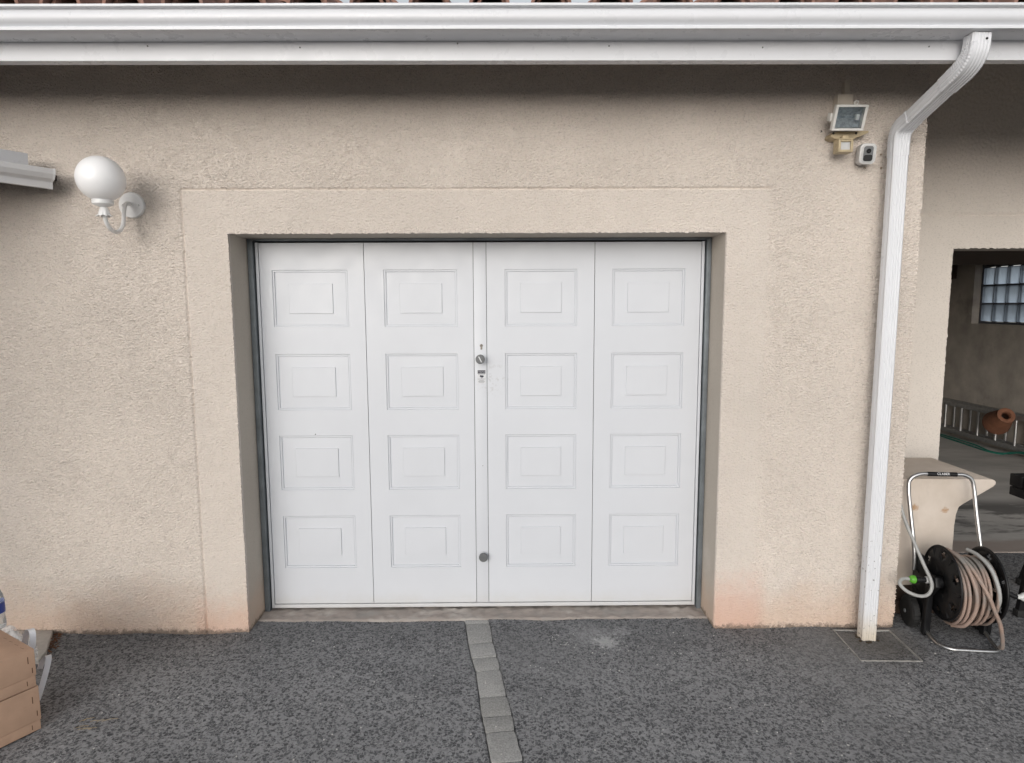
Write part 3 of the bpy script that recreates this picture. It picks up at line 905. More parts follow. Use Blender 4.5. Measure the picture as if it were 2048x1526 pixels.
# ------------------------------------------------------------------ roof, fascia, gutter
roof = thing("tiled_roof", (0, -0.4, 2.9), "red clay tile roof edge showing above the white gutter", "roof")
b_ = MB()
ya, yb = -0.46, 7.0
b_.add([(-5.3, ya, soffit(ya)), (6.6, ya, soffit(ya)), (6.6, yb, soffit(yb)), (-5.3, yb, soffit(yb)),
        (-5.3, ya, soffit(ya) + .045), (6.6, ya, soffit(ya) + .045), (6.6, yb, soffit(yb) + .045), (-5.3, yb, soffit(yb) + .045)],
       [(0, 1, 2, 3), (4, 7, 6, 5), (0, 4, 5, 1), (3, 2, 6, 7), (0, 3, 7, 4), (1, 5, 6, 2)])
b_.build("roof_deck", 'soffit', roof, smooth=False)

def tile_mesh(up_):
    n_ = 10; L = 0.46; vs_ = []; fs = []
    for (r_, y0) in ((0.082, 0.0), (0.070, L), (0.058, L), (0.069, 0.0)):
        for i in range(n_ + 1):
            a = math.pi * (i / n_)
            zz = math.sin(a) * r_ * 0.95 * (1 if up_ else -1)
            vs_.append((math.cos(a) * r_, y0, zz + y0 * 0.30))
    k_ = n_ + 1
    for ring in range(4):
        r2 = (ring + 1) % 4
        for i in range(n_):
            fs.append((ring * k_ + i, ring * k_ + i + 1, r2 * k_ + i + 1, r2 * k_ + i))
    for i in (0, n_):
        fs.append((i, k_ + i, 2 * k_ + i, 3 * k_ + i))
    b = MB(); b.add(vs_, fs)
    return b
proto_c = tile_mesh(True).build("tile", 'terracotta', roof)
proto_u = tile_mesh(False).build("tile", 'terracotta', roof)
pitch = 0.238
first = [True, True]
for i in range(-13, 19):
    for row in range(2):
        for kind_, proto in ((0, proto_c), (1, proto_u)):
            o = proto if first[kind_] else proto.copy()
            if not first[kind_]:
                COL.objects.link(o)
            first[kind_] = False
            o.parent = roof; o.matrix_parent_inverse = roof.matrix_basis.inverted()
            xx = -0.055 + pitch * (i + (0.5 if kind_ else 0)) + rnd.uniform(-.006, .006)
            yy = -0.555 + row * .38 + (0.035 if kind_ else rnd.uniform(-.012, .008))
            o.location = (xx, yy, soffit(yy) + 0.045 + (0.050 if kind_ else -0.004) + .012 * row)
            o.rotation_euler = (0, rnd.uniform(-.05, .05), rnd.uniform(-.025, .025))

fas = thing("fascia_board", (0, -0.485, 2.68), "white fascia board with small nails under the long gutter", "fascia")
b_ = MB(); b_.sweep([(-5.2, -.485, 2.68), (6.5, -.485, 2.68)], [(0, 0), (0.0, 0.195), (0.018, 0.195), (0.018, 0.012), (0.045, 0.012), (0.045, 0.0)], side=(0, 1, 0))
b_.build("board", 'pvc', fas, ang=25)
for px, pz in ((-1.436, 2.736), (-.825, 2.73), (-.19, 2.745), (.422, 2.735), (1.046, 2.729), (1.724, 2.732), (-2.05, 2.733)):
    p_ = MB(); p_.lathe([(.0032, -.001), (.0032, .001), (.0015, .002)], (px, -.486, pz), (0, -1, 0), 8); p_.build("nail", 'greyknob', fas)

gut = thing("gutter", (0, -0.55, 2.75), "long white moulded gutter running across the top of the house wall", "gutter")
gp = [(-.487, 2.865), (-.487, 2.755), (-.492, 2.751), (-.598, 2.7505), (-.605, 2.753), (-.605, 2.764), (-.601, 2.7665), (-.594, 2.768), (-.5935, 2.772), (-.599, 2.778), (-.606, 2.785), (-.6115, 2.794),
      (-.6135, 2.804), (-.6135, 2.815), (-.612, 2.824), (-.608, 2.832), (-.606, 2.8375), (-.608, 2.8395), (-.620, 2.8400), (-.624, 2.843), (-.624, 2.852), (-.620, 2.855), (-.600, 2.855),
      (-.600, 2.850), (-.592, 2.82), (-.590, 2.775), (-.584, 2.758), (-.50, 2.757), (-.491, 2.765), (-.491, 2.865)]
gp = [(a, 2.7505 + (c_ - 2.7505) * .861) for a, c_ in gp]
b_ = MB(); xs_ = np.linspace(-5.2, 6.5, 40)
b_.sweep([(x_, 0.0012 * math.sin(x_ * 2.1), 0.0025 * math.sin(x_ * 0.9 + .6)) for x_ in xs_], [(p[0], p[1]) for p in gp], side=(0, 1, 0))
b_.build("gutter_channel", 'pvc', gut, ang=28)

# downpipe: fluted rectangular tube, two crimped elbows
dp = thing("downpipe", (1.838, -.115, 0), "white fluted square downpipe with two crimped elbows at the wall corner", "downpipe")
def pipe_prof(w=.036, d=.030, s=1.0):
    p = [(-w + .006, -d), (w - .006, -d), (w, -d + .006), (w, d - .006), (w - .006, d)]
    for cx in (.022, .010, -.002, -.014):
        p += [(cx + .0042, d), (cx + .0015, d - .0022), (cx - .0015, d - .0022), (cx - .0042, d)]
    p += [(-w + .006, d), (-w, d - .006)]
    for cy in (.010, .001):
        p += [(-w, cy + .003), (-w + .002, cy + .001), (-w + .002, cy - .001), (-w, cy - .003)]
    p += [(-w, -d + .006)]
    return [(a * s, b * s) for a, b in p]
# sweep normal for an upward path with side +X is T x X = +Y, so mirror b to put the flutes in front
def flip(p): return [(a, -b) for a, b in p][::-1]
b_ = MB(); b_.sweep([(1.834, -.115, -.02), (1.843, -.115, 2.42)], flip(pipe_prof())); b_.build("straight_pipe", 'pipe', dp, ang=25)
def elbow(name, pts, w0, crimp):
    P_ = spline(pts, 7)
    sc = [w0 * (1 + (crimp if (i % 2 and 5 < i < len(P_) - 6) else 0)) for i in range(len(P_))]
    e_ = MB(); e_.sweep(P_, flip(pipe_prof()), scale=sc); return e_.build(name, 'pipe', dp, ang=25)
elbow("lower_elbow", [(1.843, -.115, 2.38), (1.843, -.115, 2.44), (1.8432, -.117, 2.468), (1.844, -.128, 2.495), (1.845, -.150, 2.512), (1.846, -.175, 2.521), (1.847, -.21, 2.534)], 1.06, .035)
b_ = MB(); b_.sweep([(1.8465, -.19, 2.526), (1.861, -.445, 2.617)], flip(pipe_prof())); b_.build("sloping_pipe", 'pipe', dp, ang=25)
elbow("upper_elbow", [(1.859, -.41, 2.604), (1.862, -.46, 2.622), (1.865, -.50, 2.638), (1.868, -.53, 2.658), (1.870, -.548, 2.685), (1.872, -.552, 2.715), (1.873, -.552, 2.7495)], 1.08, .035)
p_ = MB(); p_.lathe([(.0045, -.001), (.0045, .0015), (.002, .003)], (1.888, -.5855, 2.725), (0, -1, 0), 10); p_.build("rivet", 'black', dp)

# ------------------------------------------------------------------ porch canopy at the left
can = thing("porch_canopy", (-2.3, -.3, 2.3), "grey white porch gutter end poking in at the left edge of the wall", "canopy")
ed = Vector((-.53, -.848, 0)); nr = Vector((.848, -.53, 0))      # along the eave, and outwards
E0 = Vector((-2.145, -.10, 0))
gp2 = [(0, .085), (0, .0), (.035, -.002), (.037, .026), (.040, .030), (.060, .040), (.072, .060), (.074, .080), (.070, .084), (.066, .080), (.06, .06), (.03, .04), (.01, .035), (.006, .085)]
b_ = MB(); P0 = E0 + Vector((0, 0, 2.245)); b_.prism(gp2, (P0, nr, (0, 0, 1), ed), 3.0)
b_.build("gutter_channel", 'pvc_old', can, ang=20)
b_ = MB(); b_.prism([(-.001, .087), (-.001, -.003), (.037, -.004), (.039, .026), (.062, .038), (.0745, .06), (.0765, .083), (.070, .087)], (P0, nr, (0, 0, 1), -ed), .006, .001)
b_.build("gutter_end", 'pvc_old', can, ang=20)
C1 = E0 + ed * 0.07
b_ = MB(); b_.prism([(0, 0), (0, .058), (-.10, .064), (-.10, .006)], (C1 + nr * (-.0) + Vector((0, 0, 2.336)), nr, (0, 0, 1), ed), 2.8, .003)
b_.build("edge_box", 'pvc', can)
rf = MB(); q0 = E0 - nr * .002
rf.add([q0 + Vector((0, 0, 2.30)), q0 + ed * 3 + Vector((0, 0, 2.30)), Vector((-4.6, -2.64, 2.30)), Vector((-4.6, -.004, 2.30)), Vector((-2.16, -.004, 2.30)),
        q0 + Vector((0, 0, 2.325)), q0 + ed * 3 + Vector((0, 0, 2.325)), Vector((-4.6, -2.64, 2.325)), Vector((-4.6, -.004, 2.325)), Vector((-2.16, -.004, 2.325))],
       [(4, 3, 2, 1, 0), (5, 6, 7, 8, 9), (0, 1, 6, 5), (1, 2, 7, 6), (2, 3, 8, 7), (3, 4, 9, 8), (4, 0, 5, 9)])
rf.build("canopy_roof", 'darkwood', can, smooth=False)
b_ = MB(); b_.box(-4.55, -4.40, -2.6, -2.45, -.03, 2.30); b_.build("post", 'pvc_old', can, smooth=False)
wg = MB(); wg.box(-3.55, -3.35, -1.9, -.004, -.03, 2.98)  # unseen wall, added to block light from the left
t = wg.build("added_shade_wall", 'render', smooth=False); tag(t, kind='structure')

# ------------------------------------------------------------------ garage door
gd = thing("garage_door", (-.13, .24, .012), "closed white up-and-over garage door with sixteen moulded panels", "garage door")
DX0, DX1, DZ0, DZ1, DY = -1.318, 1.053, .016, 2.028, .240
fb = MB()
fb.box(OX0 + .002, DX0 - .006, .215, .30, 0.002, OZ - .012, .002)
fb.box(DX1 + .006, OX1 - .002, .215, .30, 0.002, OZ - .012, .002)
fb.box(OX0 + .002, OX1 - .002, .213, .30, OZ - .0115, OZ - .001, .001)
fb.build("door_frame", 'zinc', gd, label="blue grey galvanised frame set in the reveal")
b_ = MB(); b_.box(DX0 - .02, DX1 + .02, .262, .28, .0, OZ - .012); b_.build("dark_backing", 'blackgap', gd, smooth=False)  # black sheet standing in for the darkness behind the door gaps
tb = MB()
tb.box(DX0, DX0 + .014, DY - .006, DY + .02, DZ0, DZ1, .002); tb.box(DX1 - .014, DX1, DY - .006, DY + .02, DZ0, DZ1, .002)
tb.box(DX0 + .0145, DX1 - .0145, DY - .006, DY + .02, DZ0, DZ0 + .020, .002)
tb.build("edge_trim", 'door', gd)

SECT = [(-1.301, -.7515, (-1.237, -.838)), (-.7485, -.1745, (-.648, -.258)), (-.1030, .4705, (-.006, .379)), (.4735, 1.036, (.566, .953))]
ROWS = [(.246, .545), (.692, .996), (1.136, 1.440), (1.584, 1.886)]
SZ0, SZ1 = DZ0 + .0235, DZ1 - .002

def panel_mesh(w, h_):
    """moulded cassette: two small steps in, a field sloping out, a raised centre"""
    rings = [(0, 0), (.0007, .0070), (.0026, .0070), (.0036, .0048), (.0100, .0046), (.0107, .0120), (.0126, .0120), (.0138, .0100), (.0770, .0088), (.0775, .0096), (.0786, .0096), (.0792, .0035)]
    vs_ = []; fs = []
    for (i_, d) in rings:
        iz = i_ if i_ < .05 else i_ * 0.93
        ix = i_ if i_ < .05 else i_ * 1.06
        vs_ += [(ix, d, iz), (w - ix, d, iz), (w - ix, d, h_ - iz), (ix, d, h_ - iz)]
    for r_ in range(len(rings) - 1):
        for s2 in range(4):
            t2 = (s2 + 1) % 4
            fs.append((r_ * 4 + s2, r_ * 4 + t2, r_ * 4 + 4 + t2, r_ * 4 + 4 + s2))
    b = (len(rings) - 1) * 4
    fs.append((b, b + 1, b + 2, b + 3))
    return vs_, fs

for (x0, x1, (pa, pb)) in SECT:
    xs = [x0, pa, pb, x1]
    zs = [SZ0] + [v for r_ in ROWS for v in r_] + [SZ1]
    sk = MB()
    vs_ = [(x_, DY, z_) for z_ in zs for x_ in xs]; fs = []
    for i in range(len(zs) - 1):
        for j in range(3):
            if j == 1 and i % 2 == 1:
                continue
            fs.append((i * 4 + j, i * 4 + j + 1, i * 4 + j + 5, i * 4 + j + 4))
    sk.add(vs_, fs)
    sk.add([(x0, DY, SZ0), (x0, DY + .012, SZ0), (x0, DY + .012, SZ1), (x0, DY, SZ1)], [(0, 1, 2, 3)])
    sk.add([(x1, DY, SZ0), (x1, DY + .012, SZ0), (x1, DY + .012, SZ1), (x1, DY, SZ1)], [(0, 1, 2, 3)])
    sko = sk.build("door_section", 'door', gd, smooth=False)
    for (za, zb) in ROWS:
        pv, pf = panel_mesh(pb - pa, zb - za)
        p_ = MB(); p_.add([(a + pa, b + DY, c_ + za) for a, b, c_ in pv], pf)
        p_.build("panel", 'door', sko, smooth=False)
cs = MB(); cs.box(-.1720, -.1055, DY - .0015, DY + .012, SZ0, SZ1, .0012)
strip = cs.build("centre_strip", 'door', gd)

kb = MB()
kb.lathe([(.008, 0), (.008, .045), (.012, .047), (.0225, .048), (.0245, .050), (.0245, .066), (.023, .069), (.001, .0695)], (-.138, DY - .002, 1.413), (0, -1, 0), 28)
knob = kb.build("knob", 'greyknob', gd, label="grey round turning knob with a pale pointer line, under the keyhole")
pm = MB(); pm.box(-.0028, .0028, -.0006, .0010, -.0165, .0165, .0004, Matrix.Rotation(R(-27), 3, 'Y'))
pm.v = [(a - .138, b + DY - .0723, c_ + 1.413) for a, b, c_ in pm.v]
pm.build("pointer", 'paper', knob)
kb = MB(); kb.lathe([(.012, 0), (.012, .018), (.0225, .020), (.0245, .023), (.0245, .034), (.023, .037), (.001, .0375)], (-.132, DY - .002, .312), (0, -1, 0), 28)
kb.build("knob", 'greyknob', gd, label="plain grey round knob low on the centre strip")
lk = MB(); lk.lathe([(.0085, 0), (.0085, .004), (.0075, .005), (.001, .005)], (-.1335, DY - .001, 1.4815), (0, -1, 0), 18)
lk.box(-.1385, -.1285, DY - .0055, DY - .001, 1.4605, 1.479, .0015)
lko = lk.build("lock_cylinder", 'brass', gd)
lk = MB(); lk.box(-.1345, -.1325, DY - .0072, DY - .0062, 1.477, 1.486); lk.build("keyhole", 'blackgap', lko)
p_ = MB(); p_.lathe([(.0022, 0), (.0022, .001), (.001, .0015)], (-.1315, DY - .0015, .823), (0, -1, 0), 8); p_.build("screw", 'greyknob', gd)
p_ = MB(); p_.lathe([(.003, 0), (.003, .001), (.001, .0015)], (-1.04, DY - .0002, 1.003), (0, -1, 0), 8); p_.build("screw", 'blackgap', gd)

st = thing("warning_sticker", (-.1345, DY - .002, 1.315), "small black and white surveillance sticker below the upper door knob", "sticker")
b_ = MB(); b_.box(-.1565, -.1115, DY - .0026, DY - .0018, 1.278, 1.350); b_.build("sticker_sheet", 'paper', st, smooth=False)
b_ = MB(); b_.box(-.1550, -.1130, DY - .0031, DY - .0027, 1.331, 1.3485); b_.build("title_bar", 'ink', st, smooth=False)
fr = lambda x_, z_: ((x_, DY - .0036, z_), (1, 0, 0), (0, 0, 1), (0, -1, 0))
link("lettering", text_mesh("ATTENTION", .0085, fr(-.134, 1.3395), .0002), 'paper', st, smooth=False)
b_ = MB(); b_.prism([(-.010, -.004), (.004, -.0075), (.011, -.003), (.009, .004), (-.010, .006)], ((-.133, DY - .0027, 1.3165), (1, 0, 0), (0, 0, 1), (0, -1, 0)), .0005)
b_.box(-.1335, -.1315, DY - .0031, DY - .0027, 1.303, 1.310)
b_.build("camera_symbol", 'ink', st, smooth=False)
b_ = MB()
for zz, a, b in ((1.3265, -.152, -.116), (1.3015, -.155, -.113), (1.2945, -.146, -.122)):
    b_.box(a, b, DY - .0031, DY - .0027, zz - .0006, zz + .0006)
b_.build("printed_rule", 'ink', st, smooth=False)
for zz, a, b in ((1.2900, -.150, -.116), (1.2865, -.152, -.118), (1.283, -.148, -.120)):
    b_ = MB(); b_.box(a, b, DY - .0031, DY - .0027, zz - .0009, zz + .0009); b_.build("printed_line", 'greyink', st, smooth=False)

# ------------------------------------------------------------------ globe wall lamp
lx_ = -1.806
lamp = thing("wall_lamp", (lx_, 0, 2.18), "white globe wall lamp with curled arm left of the garage door", "wall lamp")
b_ = MB(); b_.lathe([(.062, .002), (.062, .014), (.058, .020), (.040, .024), (.001, .026)], (lx_, -.003, 2.183), (0, -1, 0), 36); plate = b_.build("wall_plate", 'lampwhite', lamp)
for a in (R(20), R(160)):
    b_ = MB(); b_.sphere((lx_ + .040 * math.cos(a), -.029, 2.183 + .030 * math.sin(a) - .012), .006, 10, 8); b_.build("screw", 'lampwhite', plate)
b_ = MB(); b_.tube([(lx_, -.022, 2.185), (lx_, -.05, 2.187), (lx_, -.074, 2.172), (lx_, -.086, 2.135), (lx_, -.098, 2.085), (lx_, -.125, 2.052), (lx_, -.165, 2.040), (lx_, -.205, 2.052), (lx_, -.232, 2.080), (lx_, -.24, 2.11)], .0095, 12, 7)
b_.build("arm", 'lampwhite', lamp)
pet = MB(); n_ = 8; vs_ = []; fs = []
for j, (r_, z_, am) in enumerate(((.010, 2.143, 0), (.016, 2.138, 0), (.0205, 2.124, .06), (.025, 2.109, .16), (.036, 2.100, .30))):
    for i in range(48):
        a = 2 * math.pi * i / 48
        lobe = abs(math.cos(a * n_ / 2))
        rr_ = r_ * (1 - am * (1 - lobe)); zz = z_ + am * .02 * (1 - lobe)
        vs_.append((lx_ + rr_ * math.cos(a), -.24 + rr_ * math.sin(a), zz))
for j in range(4):
    for i in range(48):
        i2 = (i + 1) % 48; fs.append((j * 48 + i, j * 48 + i2, j * 48 + 48 + i2, j * 48 + 48 + i))
pet.add(vs_, fs); po = pet.build("petal_cup", 'lampwhite', lamp, ang=60)
sm_ = po.modifiers.new("thickness", 'SOLIDIFY'); sm_.thickness = .0018
b_ = MB(); b_.lathe([(.010, -.018), (.018, -.014), (.040, -.006), (.0435, -.002), (.0435, .014), (.041, .016), (.03, .017)], (lx_, -.245, 2.156), (0, 0, 1), 36); b_.build("gallery_ring", 'lampwhite', lamp)
b_ = MB(); b_.sphere((lx_ + .002, -.25, 2.262), .099, 48, 32); b_.build("globe", 'opal', lamp, ang=180)

# ------------------------------------------------------------------ floodlight with motion sensor
fl = thing("floodlight", (1.60, -.03, 2.52), "white halogen floodlight with yellowed motion sensor high on the wall", "floodlight")
tilt = Matrix.Rotation(R(21), 3, 'X')        # front leans down
def tl(p):   # local (x, y front negative, z) -> world
    return Vector((1.592, -.125, 2.556)) + tilt @ Vector(p)
def add_tilt(b, name, mat, par, **kw):
    b.v = [tuple(tl(v_)) for v_ in b.v]; return b.build(name, mat, par, **kw)
W2, H2 = .074, .056
b_ = MB()
for (x0, x1, z0, z1) in ((-W2, W2, H2 - .010, H2), (-W2, W2, -H2, -H2 + .010), (-W2, -W2 + .012, -H2 + .0102, H2 - .0102), (W2 - .012, W2, -H2 + .0102, H2 - .0102)):
    b_.box(x0, x1, -.024, .0, z0, z1, .002)
fr_o = add_tilt(b_, "glass_frame", 'white_flood', fl)
b_ = MB(); b_.prism([(-W2 + .004, -H2 + .004), (W2 - .004, -H2 + .004), (W2 - .004, H2 - .004), (-W2 + .004, H2 - .004)], ((0, .0, 0), (1, 0, 0), (0, 0, 1), (0, 1, 0)), .003)
hv = [(-W2 + .004, .0, -H2 + .004), (W2 - .004, .0, -H2 + .004), (W2 - .004, .0, H2 - .004), (-W2 + .004, .0, H2 - .004), (-.045, .062, -.03), (.045, .062, -.03), (.045, .062, .03), (-.045, .062, .03)]
b_ = MB(); b_.add(hv, [(4, 5, 6, 7), (0, 1, 5, 4), (1, 2, 6, 5), (2, 3, 7, 6), (3, 0, 4, 7)])
add_tilt(b_, "housing", 'white_flood', fl, smooth=False)
rv_ = [(-.060, -.001, -.044), (.060, -.001, -.044), (.060, -.001, .044), (-.060, -.001, .044), (-.038, .035, -.006), (.038, .035, -.006), (.038, .035, .006), (-.038, .035, .006)]
b_ = MB(); b_.add(rv_, [(4, 7, 6, 5), (0, 4, 5, 1), (1, 5, 6, 2), (2, 6, 7, 3), (3, 7, 4, 0)]); add_tilt(b_, "reflector", 'reflector', fl, smooth=False)
b_ = MB(); b_.tube([(-.045, .016, 0), (.045, .016, 0)], .005, 10); add_tilt(b_, "halogen_tube", 'pane', fl)
b_ = MB(); b_.box(.040, .056, .004, .020, -.012, .012, .002); add_tilt(b_, "tube_socket", 'knobwhite', fl)
b_ = MB(); b_.box(-.0615, .0615, -.018, -.014, -.0455, .0455); add_tilt(b_, "pane", 'pane', fl, smooth=False)
b_ = MB(); b_.lathe([(.006, -.003), (.010, -.003), (.010, .003), (.006, .003), (.006, -.003)], (.018, -.012, H2 + .008), (0, 1, 0), 16, close=False); add_tilt(b_, "frame_loop", 'white_flood', fl)
b_ = MB(); b_.box(-W2 - .010, -W2 - .001, -.006, .03, -.018, .018, .003); add_tilt(b_, "pivot", 'white_flood', fl)
b_ = MB()
b_.prism([(-.075, -.006), (-.055, -.018), (.02, -.022), (.055, -.010), (.105, .010), (.108, .020), (.04, .018), (-.04, .016), (-.066, .010)], ((1.615, -.075, 2.490), (1, 0, 0), (0, 0, 1), (0, 1, 0)), .073, .004)
b_.build("bracket", 'yellowed', fl)
b_ = MB(); b_.box(1.583, 1.612, -.105, -.08, 2.452, 2.480, .004); b_.build("sensor_neck", 'yellowed', fl)
b_ = MB()
b_.box(1.555, 1.566, -.128, -.075, 2.400, 2.456, .002); b_.box(1.612, 1.623, -.128, -.075, 2.400, 2.456, .002)
b_.box(1.5665, 1.6115, -.128, -.075, 2.400, 2.411, .002); b_.box(1.5665, 1.6115, -.128, -.075, 2.447, 2.456, .002); b_.box(1.553, 1.625, -.130, -.07, 2.4565, 2.461, .0015)
sh_ = b_.build("sensor_housing", 'yellowed', fl)
b_ = MB(); b_.box(1.5665, 1.6115, -.120, -.08, 2.4115, 2.4465); b_.build("sensor_lens", 'greyplastic', fl)
for px in (1.552, 1.66):
    p_ = MB(); p_.lathe([(.006, 0), (.006, .001), (.003, .002)], (px, -.0755, 2.497), (0, -1, 0), 8); p_.build("screw", 'blackgap', fl)

jb = thing("junction_box", (1.61, -.03, 2.64), "beige junction box with cable duct behind the floodlight", "junction box")
b_ = MB(); b_.box(1.575, 1.650, -.055, -.003, 2.596, 2.682, .006); b_.build("box_body", 'beige', jb)
b_ = MB(); b_.box(1.584, 1.641, -.058, -.0552, 2.605, 2.673, .002); b_.build("box_lid", 'beige', jb)
b_ = MB(); b_.box(1.616, 1.641, -.034, -.003, 2.6825, 2.752, .003); b_.build("cable_duct", 'beige', jb)

# ------------------------------------------------------------------ security camera
sc_ = thing("security_camera", (1.72, -.04, 2.40), "white rounded security camera with grey face beside the downpipe", "camera")
ct = Matrix.Rotation(R(8), 3, 'X') @ Matrix.Rotation(R(-10), 3, 'Z')
def rrect(w, h_, r_, n_=6):
    out = []
    for (cx, cy, a0) in ((w - r_, h_ - r_, 0), (-w + r_, h_ - r_, 90), (-w + r_, -h_ + r_, 180), (w - r_, -h_ + r_, 270)):
        for i in range(n_ + 1):
            a = R(a0 + 90 * i / n_); out.append((cx + r_ * math.cos(a), cy + r_ * math.sin(a)))
    return out
def cam_part(name, mat, w, h_, r_, y0, y1, cz=0, cx=0, bev=0.0):
    b = MB(); b.prism([(a + cx, c_ + cz) for a, c_ in rrect(w, h_, r_)], ((0, y0, 0), (1, 0, 0), (0, 0, 1), (0, 1, 0)), y1 - y0, bev)
    b.v = [tuple(Vector((1.7165, -.072, 2.402)) + ct @ Vector(v_)) for v_ in b.v]
    return b.build(name, mat, sc_, ang=40)
cam_part("shell", 'camgrey', .037, .047, .022, -.022, .035, bev=.006)
cam_part("face_ring", 'greyplastic', .030, .040, .018, -.0245, -.0205)
cam_part("face", 'greyknob', .021, .034, .010, -.0265, -.0235)
cam_part("motion_window", 'black', .019, .014, .009, -.0285, -.0255, cz=-.019)
b_ = MB(); b_.lathe([(.0105, 0), (.0105, .004), (.008, .005), (.006, .003), (.001, .002)], (0, -.0262, .012), (0, -1, 0), 20)
b_.v = [tuple(Vector((1.7165, -.072, 2.402)) + ct @ Vector(v_)) for v_ in b_.v]; b_.build("lens", 'black', sc_)
b_ = MB(); b_.sphere((1.718, -.02, 2.385), .024, 16, 10); b_.build("mount", 'lampwhite', sc_)

# ------------------------------------------------------------------ drain cover
dc = thing("drain_cover", (1.84, -.2, 0), "square metal drain frame set in the asphalt at the downpipe foot", "drain cover")
dq = [(1.700, -.040), (1.683, -.340), (1.976, -.348), (1.992, -.046)]
for i in range(4):
    a = Vector((*dq[i], 0)); b = Vector((*dq[(i + 1) % 4], 0)); t_ = (b - a).normalized(); n_ = Vector((-t_.y, t_.x, 0))
    b_ = MB(); b_.prism([(0.0008, 0), ((b - a).length - .0008, 0), ((b - a).length - .0052, .0045), (0.0052, .0045)], (a + Vector((0, 0, -.012)), t_, n_, (0, 0, 1)), .0185)
    b_.build("frame_strip", 'drainmetal', dc, smooth=False)
sb_ = MB()
for i in range(26):
    a = rnd.uniform(0, 6.28); r_ = rnd.uniform(.03, .075)
    bm_ = bmesh.new(); bmesh.ops.create_icosphere(bm_, subdivisions=1, radius=rnd.uniform(.004, .012))
    ox, oy = 1.835 + r_ * math.cos(a) * .9, -.135 + r_ * math.sin(a) * .8
    for v_ in bm_.verts:
        v_.co = Vector((v_.co.x, v_.co.y, v_.co.z * .4)) + Vector((ox, oy, .002))
    sb_.bm(bm_)
t = sb_.build("dirt", 'soil'); tag(t, kind='stuff')

# ------------------------------------------------------------------ pale stone block behind the reel, on a timber
stn = MB()
y0, y1 = .15, .66
prof = [(2.05, .16), (2.437, .16), (2.432, .386), (2.433, .50), (2.438, .56), (2.450, .600), (2.475, .618), (2.630, .712), (2.643, .728), (2.638, .744), (2.620, .752), (2.05, .760)]
stn.prism(prof, ((0, y0, 0), (1, 0, 0), (0, 0, 1), (0, 1, 0)), y1 - y0, .004)
t = stn.build("stone_block", 'stone', ang=30); tag(t, "pale beige stone block with a flared pointed top, rust spotted, behind the hose reel", "stone block", kind='thing')
b_ = MB(); b_.box(2.06, 2.60, .14, .62, .0, .075, .005); t = b_.build("timber", 'darkwood'); tag(t, "lower dark brown timber on the ground under the stone block", "timber", "timbers under the stone block", 'thing')
b_ = MB(); b_.box(2.055, 2.58, .16, .60, .0755, .1595, .005); t = b_.build("timber", 'darkwood'); tag(t, "upper dark brown timber directly under the stone block", "timber", "timbers under the stone block", 'thing')

# ------------------------------------------------------------------ hose reel cart
reel = thing("hose_reel", (2.287, -.145, 0), "black garden hose reel cart with steel handle beside the wall corner", "hose reel")
ra = R(-7); U = Vector((math.cos(ra), math.sin(ra), 0)); V = Vector((-math.sin(ra), math.cos(ra), 0)); C0 = Vector((2.287, -.145, 0))
def L(u, v, z): return C0 + U * u + V * v + Vector((0, 0, z))
ZC_ = .300
def flange(u0, sgn):
    vs_ = []; fs = []; n_ = 60; rad = [.030, .060, .075, .090, .105, .120, .135, .150, .165, .162, .176, .180]
    for i, r_ in enumerate(rad):
        bow = .010 * math.exp(-((r_ - .10) / .05) ** 2)
        for j in range(n_):
            a = 2 * math.pi * j / n_
            p = L(u0 + sgn * (bow if r_ < .175 else (-.002)), r_ * math.cos(a), ZC_ + r_ * math.sin(a)); vs_.append(p)
    for i in range(len(rad) - 1):
        for j in range(n_):
            ph = (j % 10) / 10.0
            if 5 <= i <= 7 and j % 10 in (4, 5, 6):
                if not (i in (5, 7) and j % 10 != 5):
                    continue
            j2 = (j + 1) % n_
            fs.append((i * n_ + j, i * n_ + j2, i * n_ + n_ + j2, i * n_ + n_ + j))
    b = MB(); b.add(vs_, fs)
    o = b.build("flange", 'black', reel, ang=50)
    md = o.modifiers.new("thickness", 'SOLIDIFY'); md.thickness = .006; md.offset = 0
    b = MB(); b.tube([L(u0, .18 * math.cos(a), ZC_ + .18 * math.sin(a)) for a in np.linspace(0, 2 * math.pi, 61)], .0055, 8); b.build("rim", 'black', o)
    for q in range(6):     # stiffening ribs
        a = 2 * math.pi * (q + .0) / 6
        b = MB(); p0 = L(u0 + sgn * .006, .06 * math.cos(a), ZC_ + .06 * math.sin(a)); p1 = L(u0 + sgn * .004, .17 * math.cos(a), ZC_ + .17 * math.sin(a))
        b.tube([p0, p1], .006, 6); b.build("rib", 'black', o)
    return o
flange(-.100, -1); flange(.104, 1)
b_ = MB(); b_.lathe([(.062, -.098), (.060, .100)], L(0, 0, ZC_), U, 24); b_.build("drum", 'black', reel)
b_ = MB(); b_.lathe([(.030, -.142), (.030, -.10)], L(0, 0, ZC_), U, 20); b_.lathe([(.030, .106), (.030, .145)], L(0, 0, ZC_), U, 20); b_.build("hub", 'black', reel)
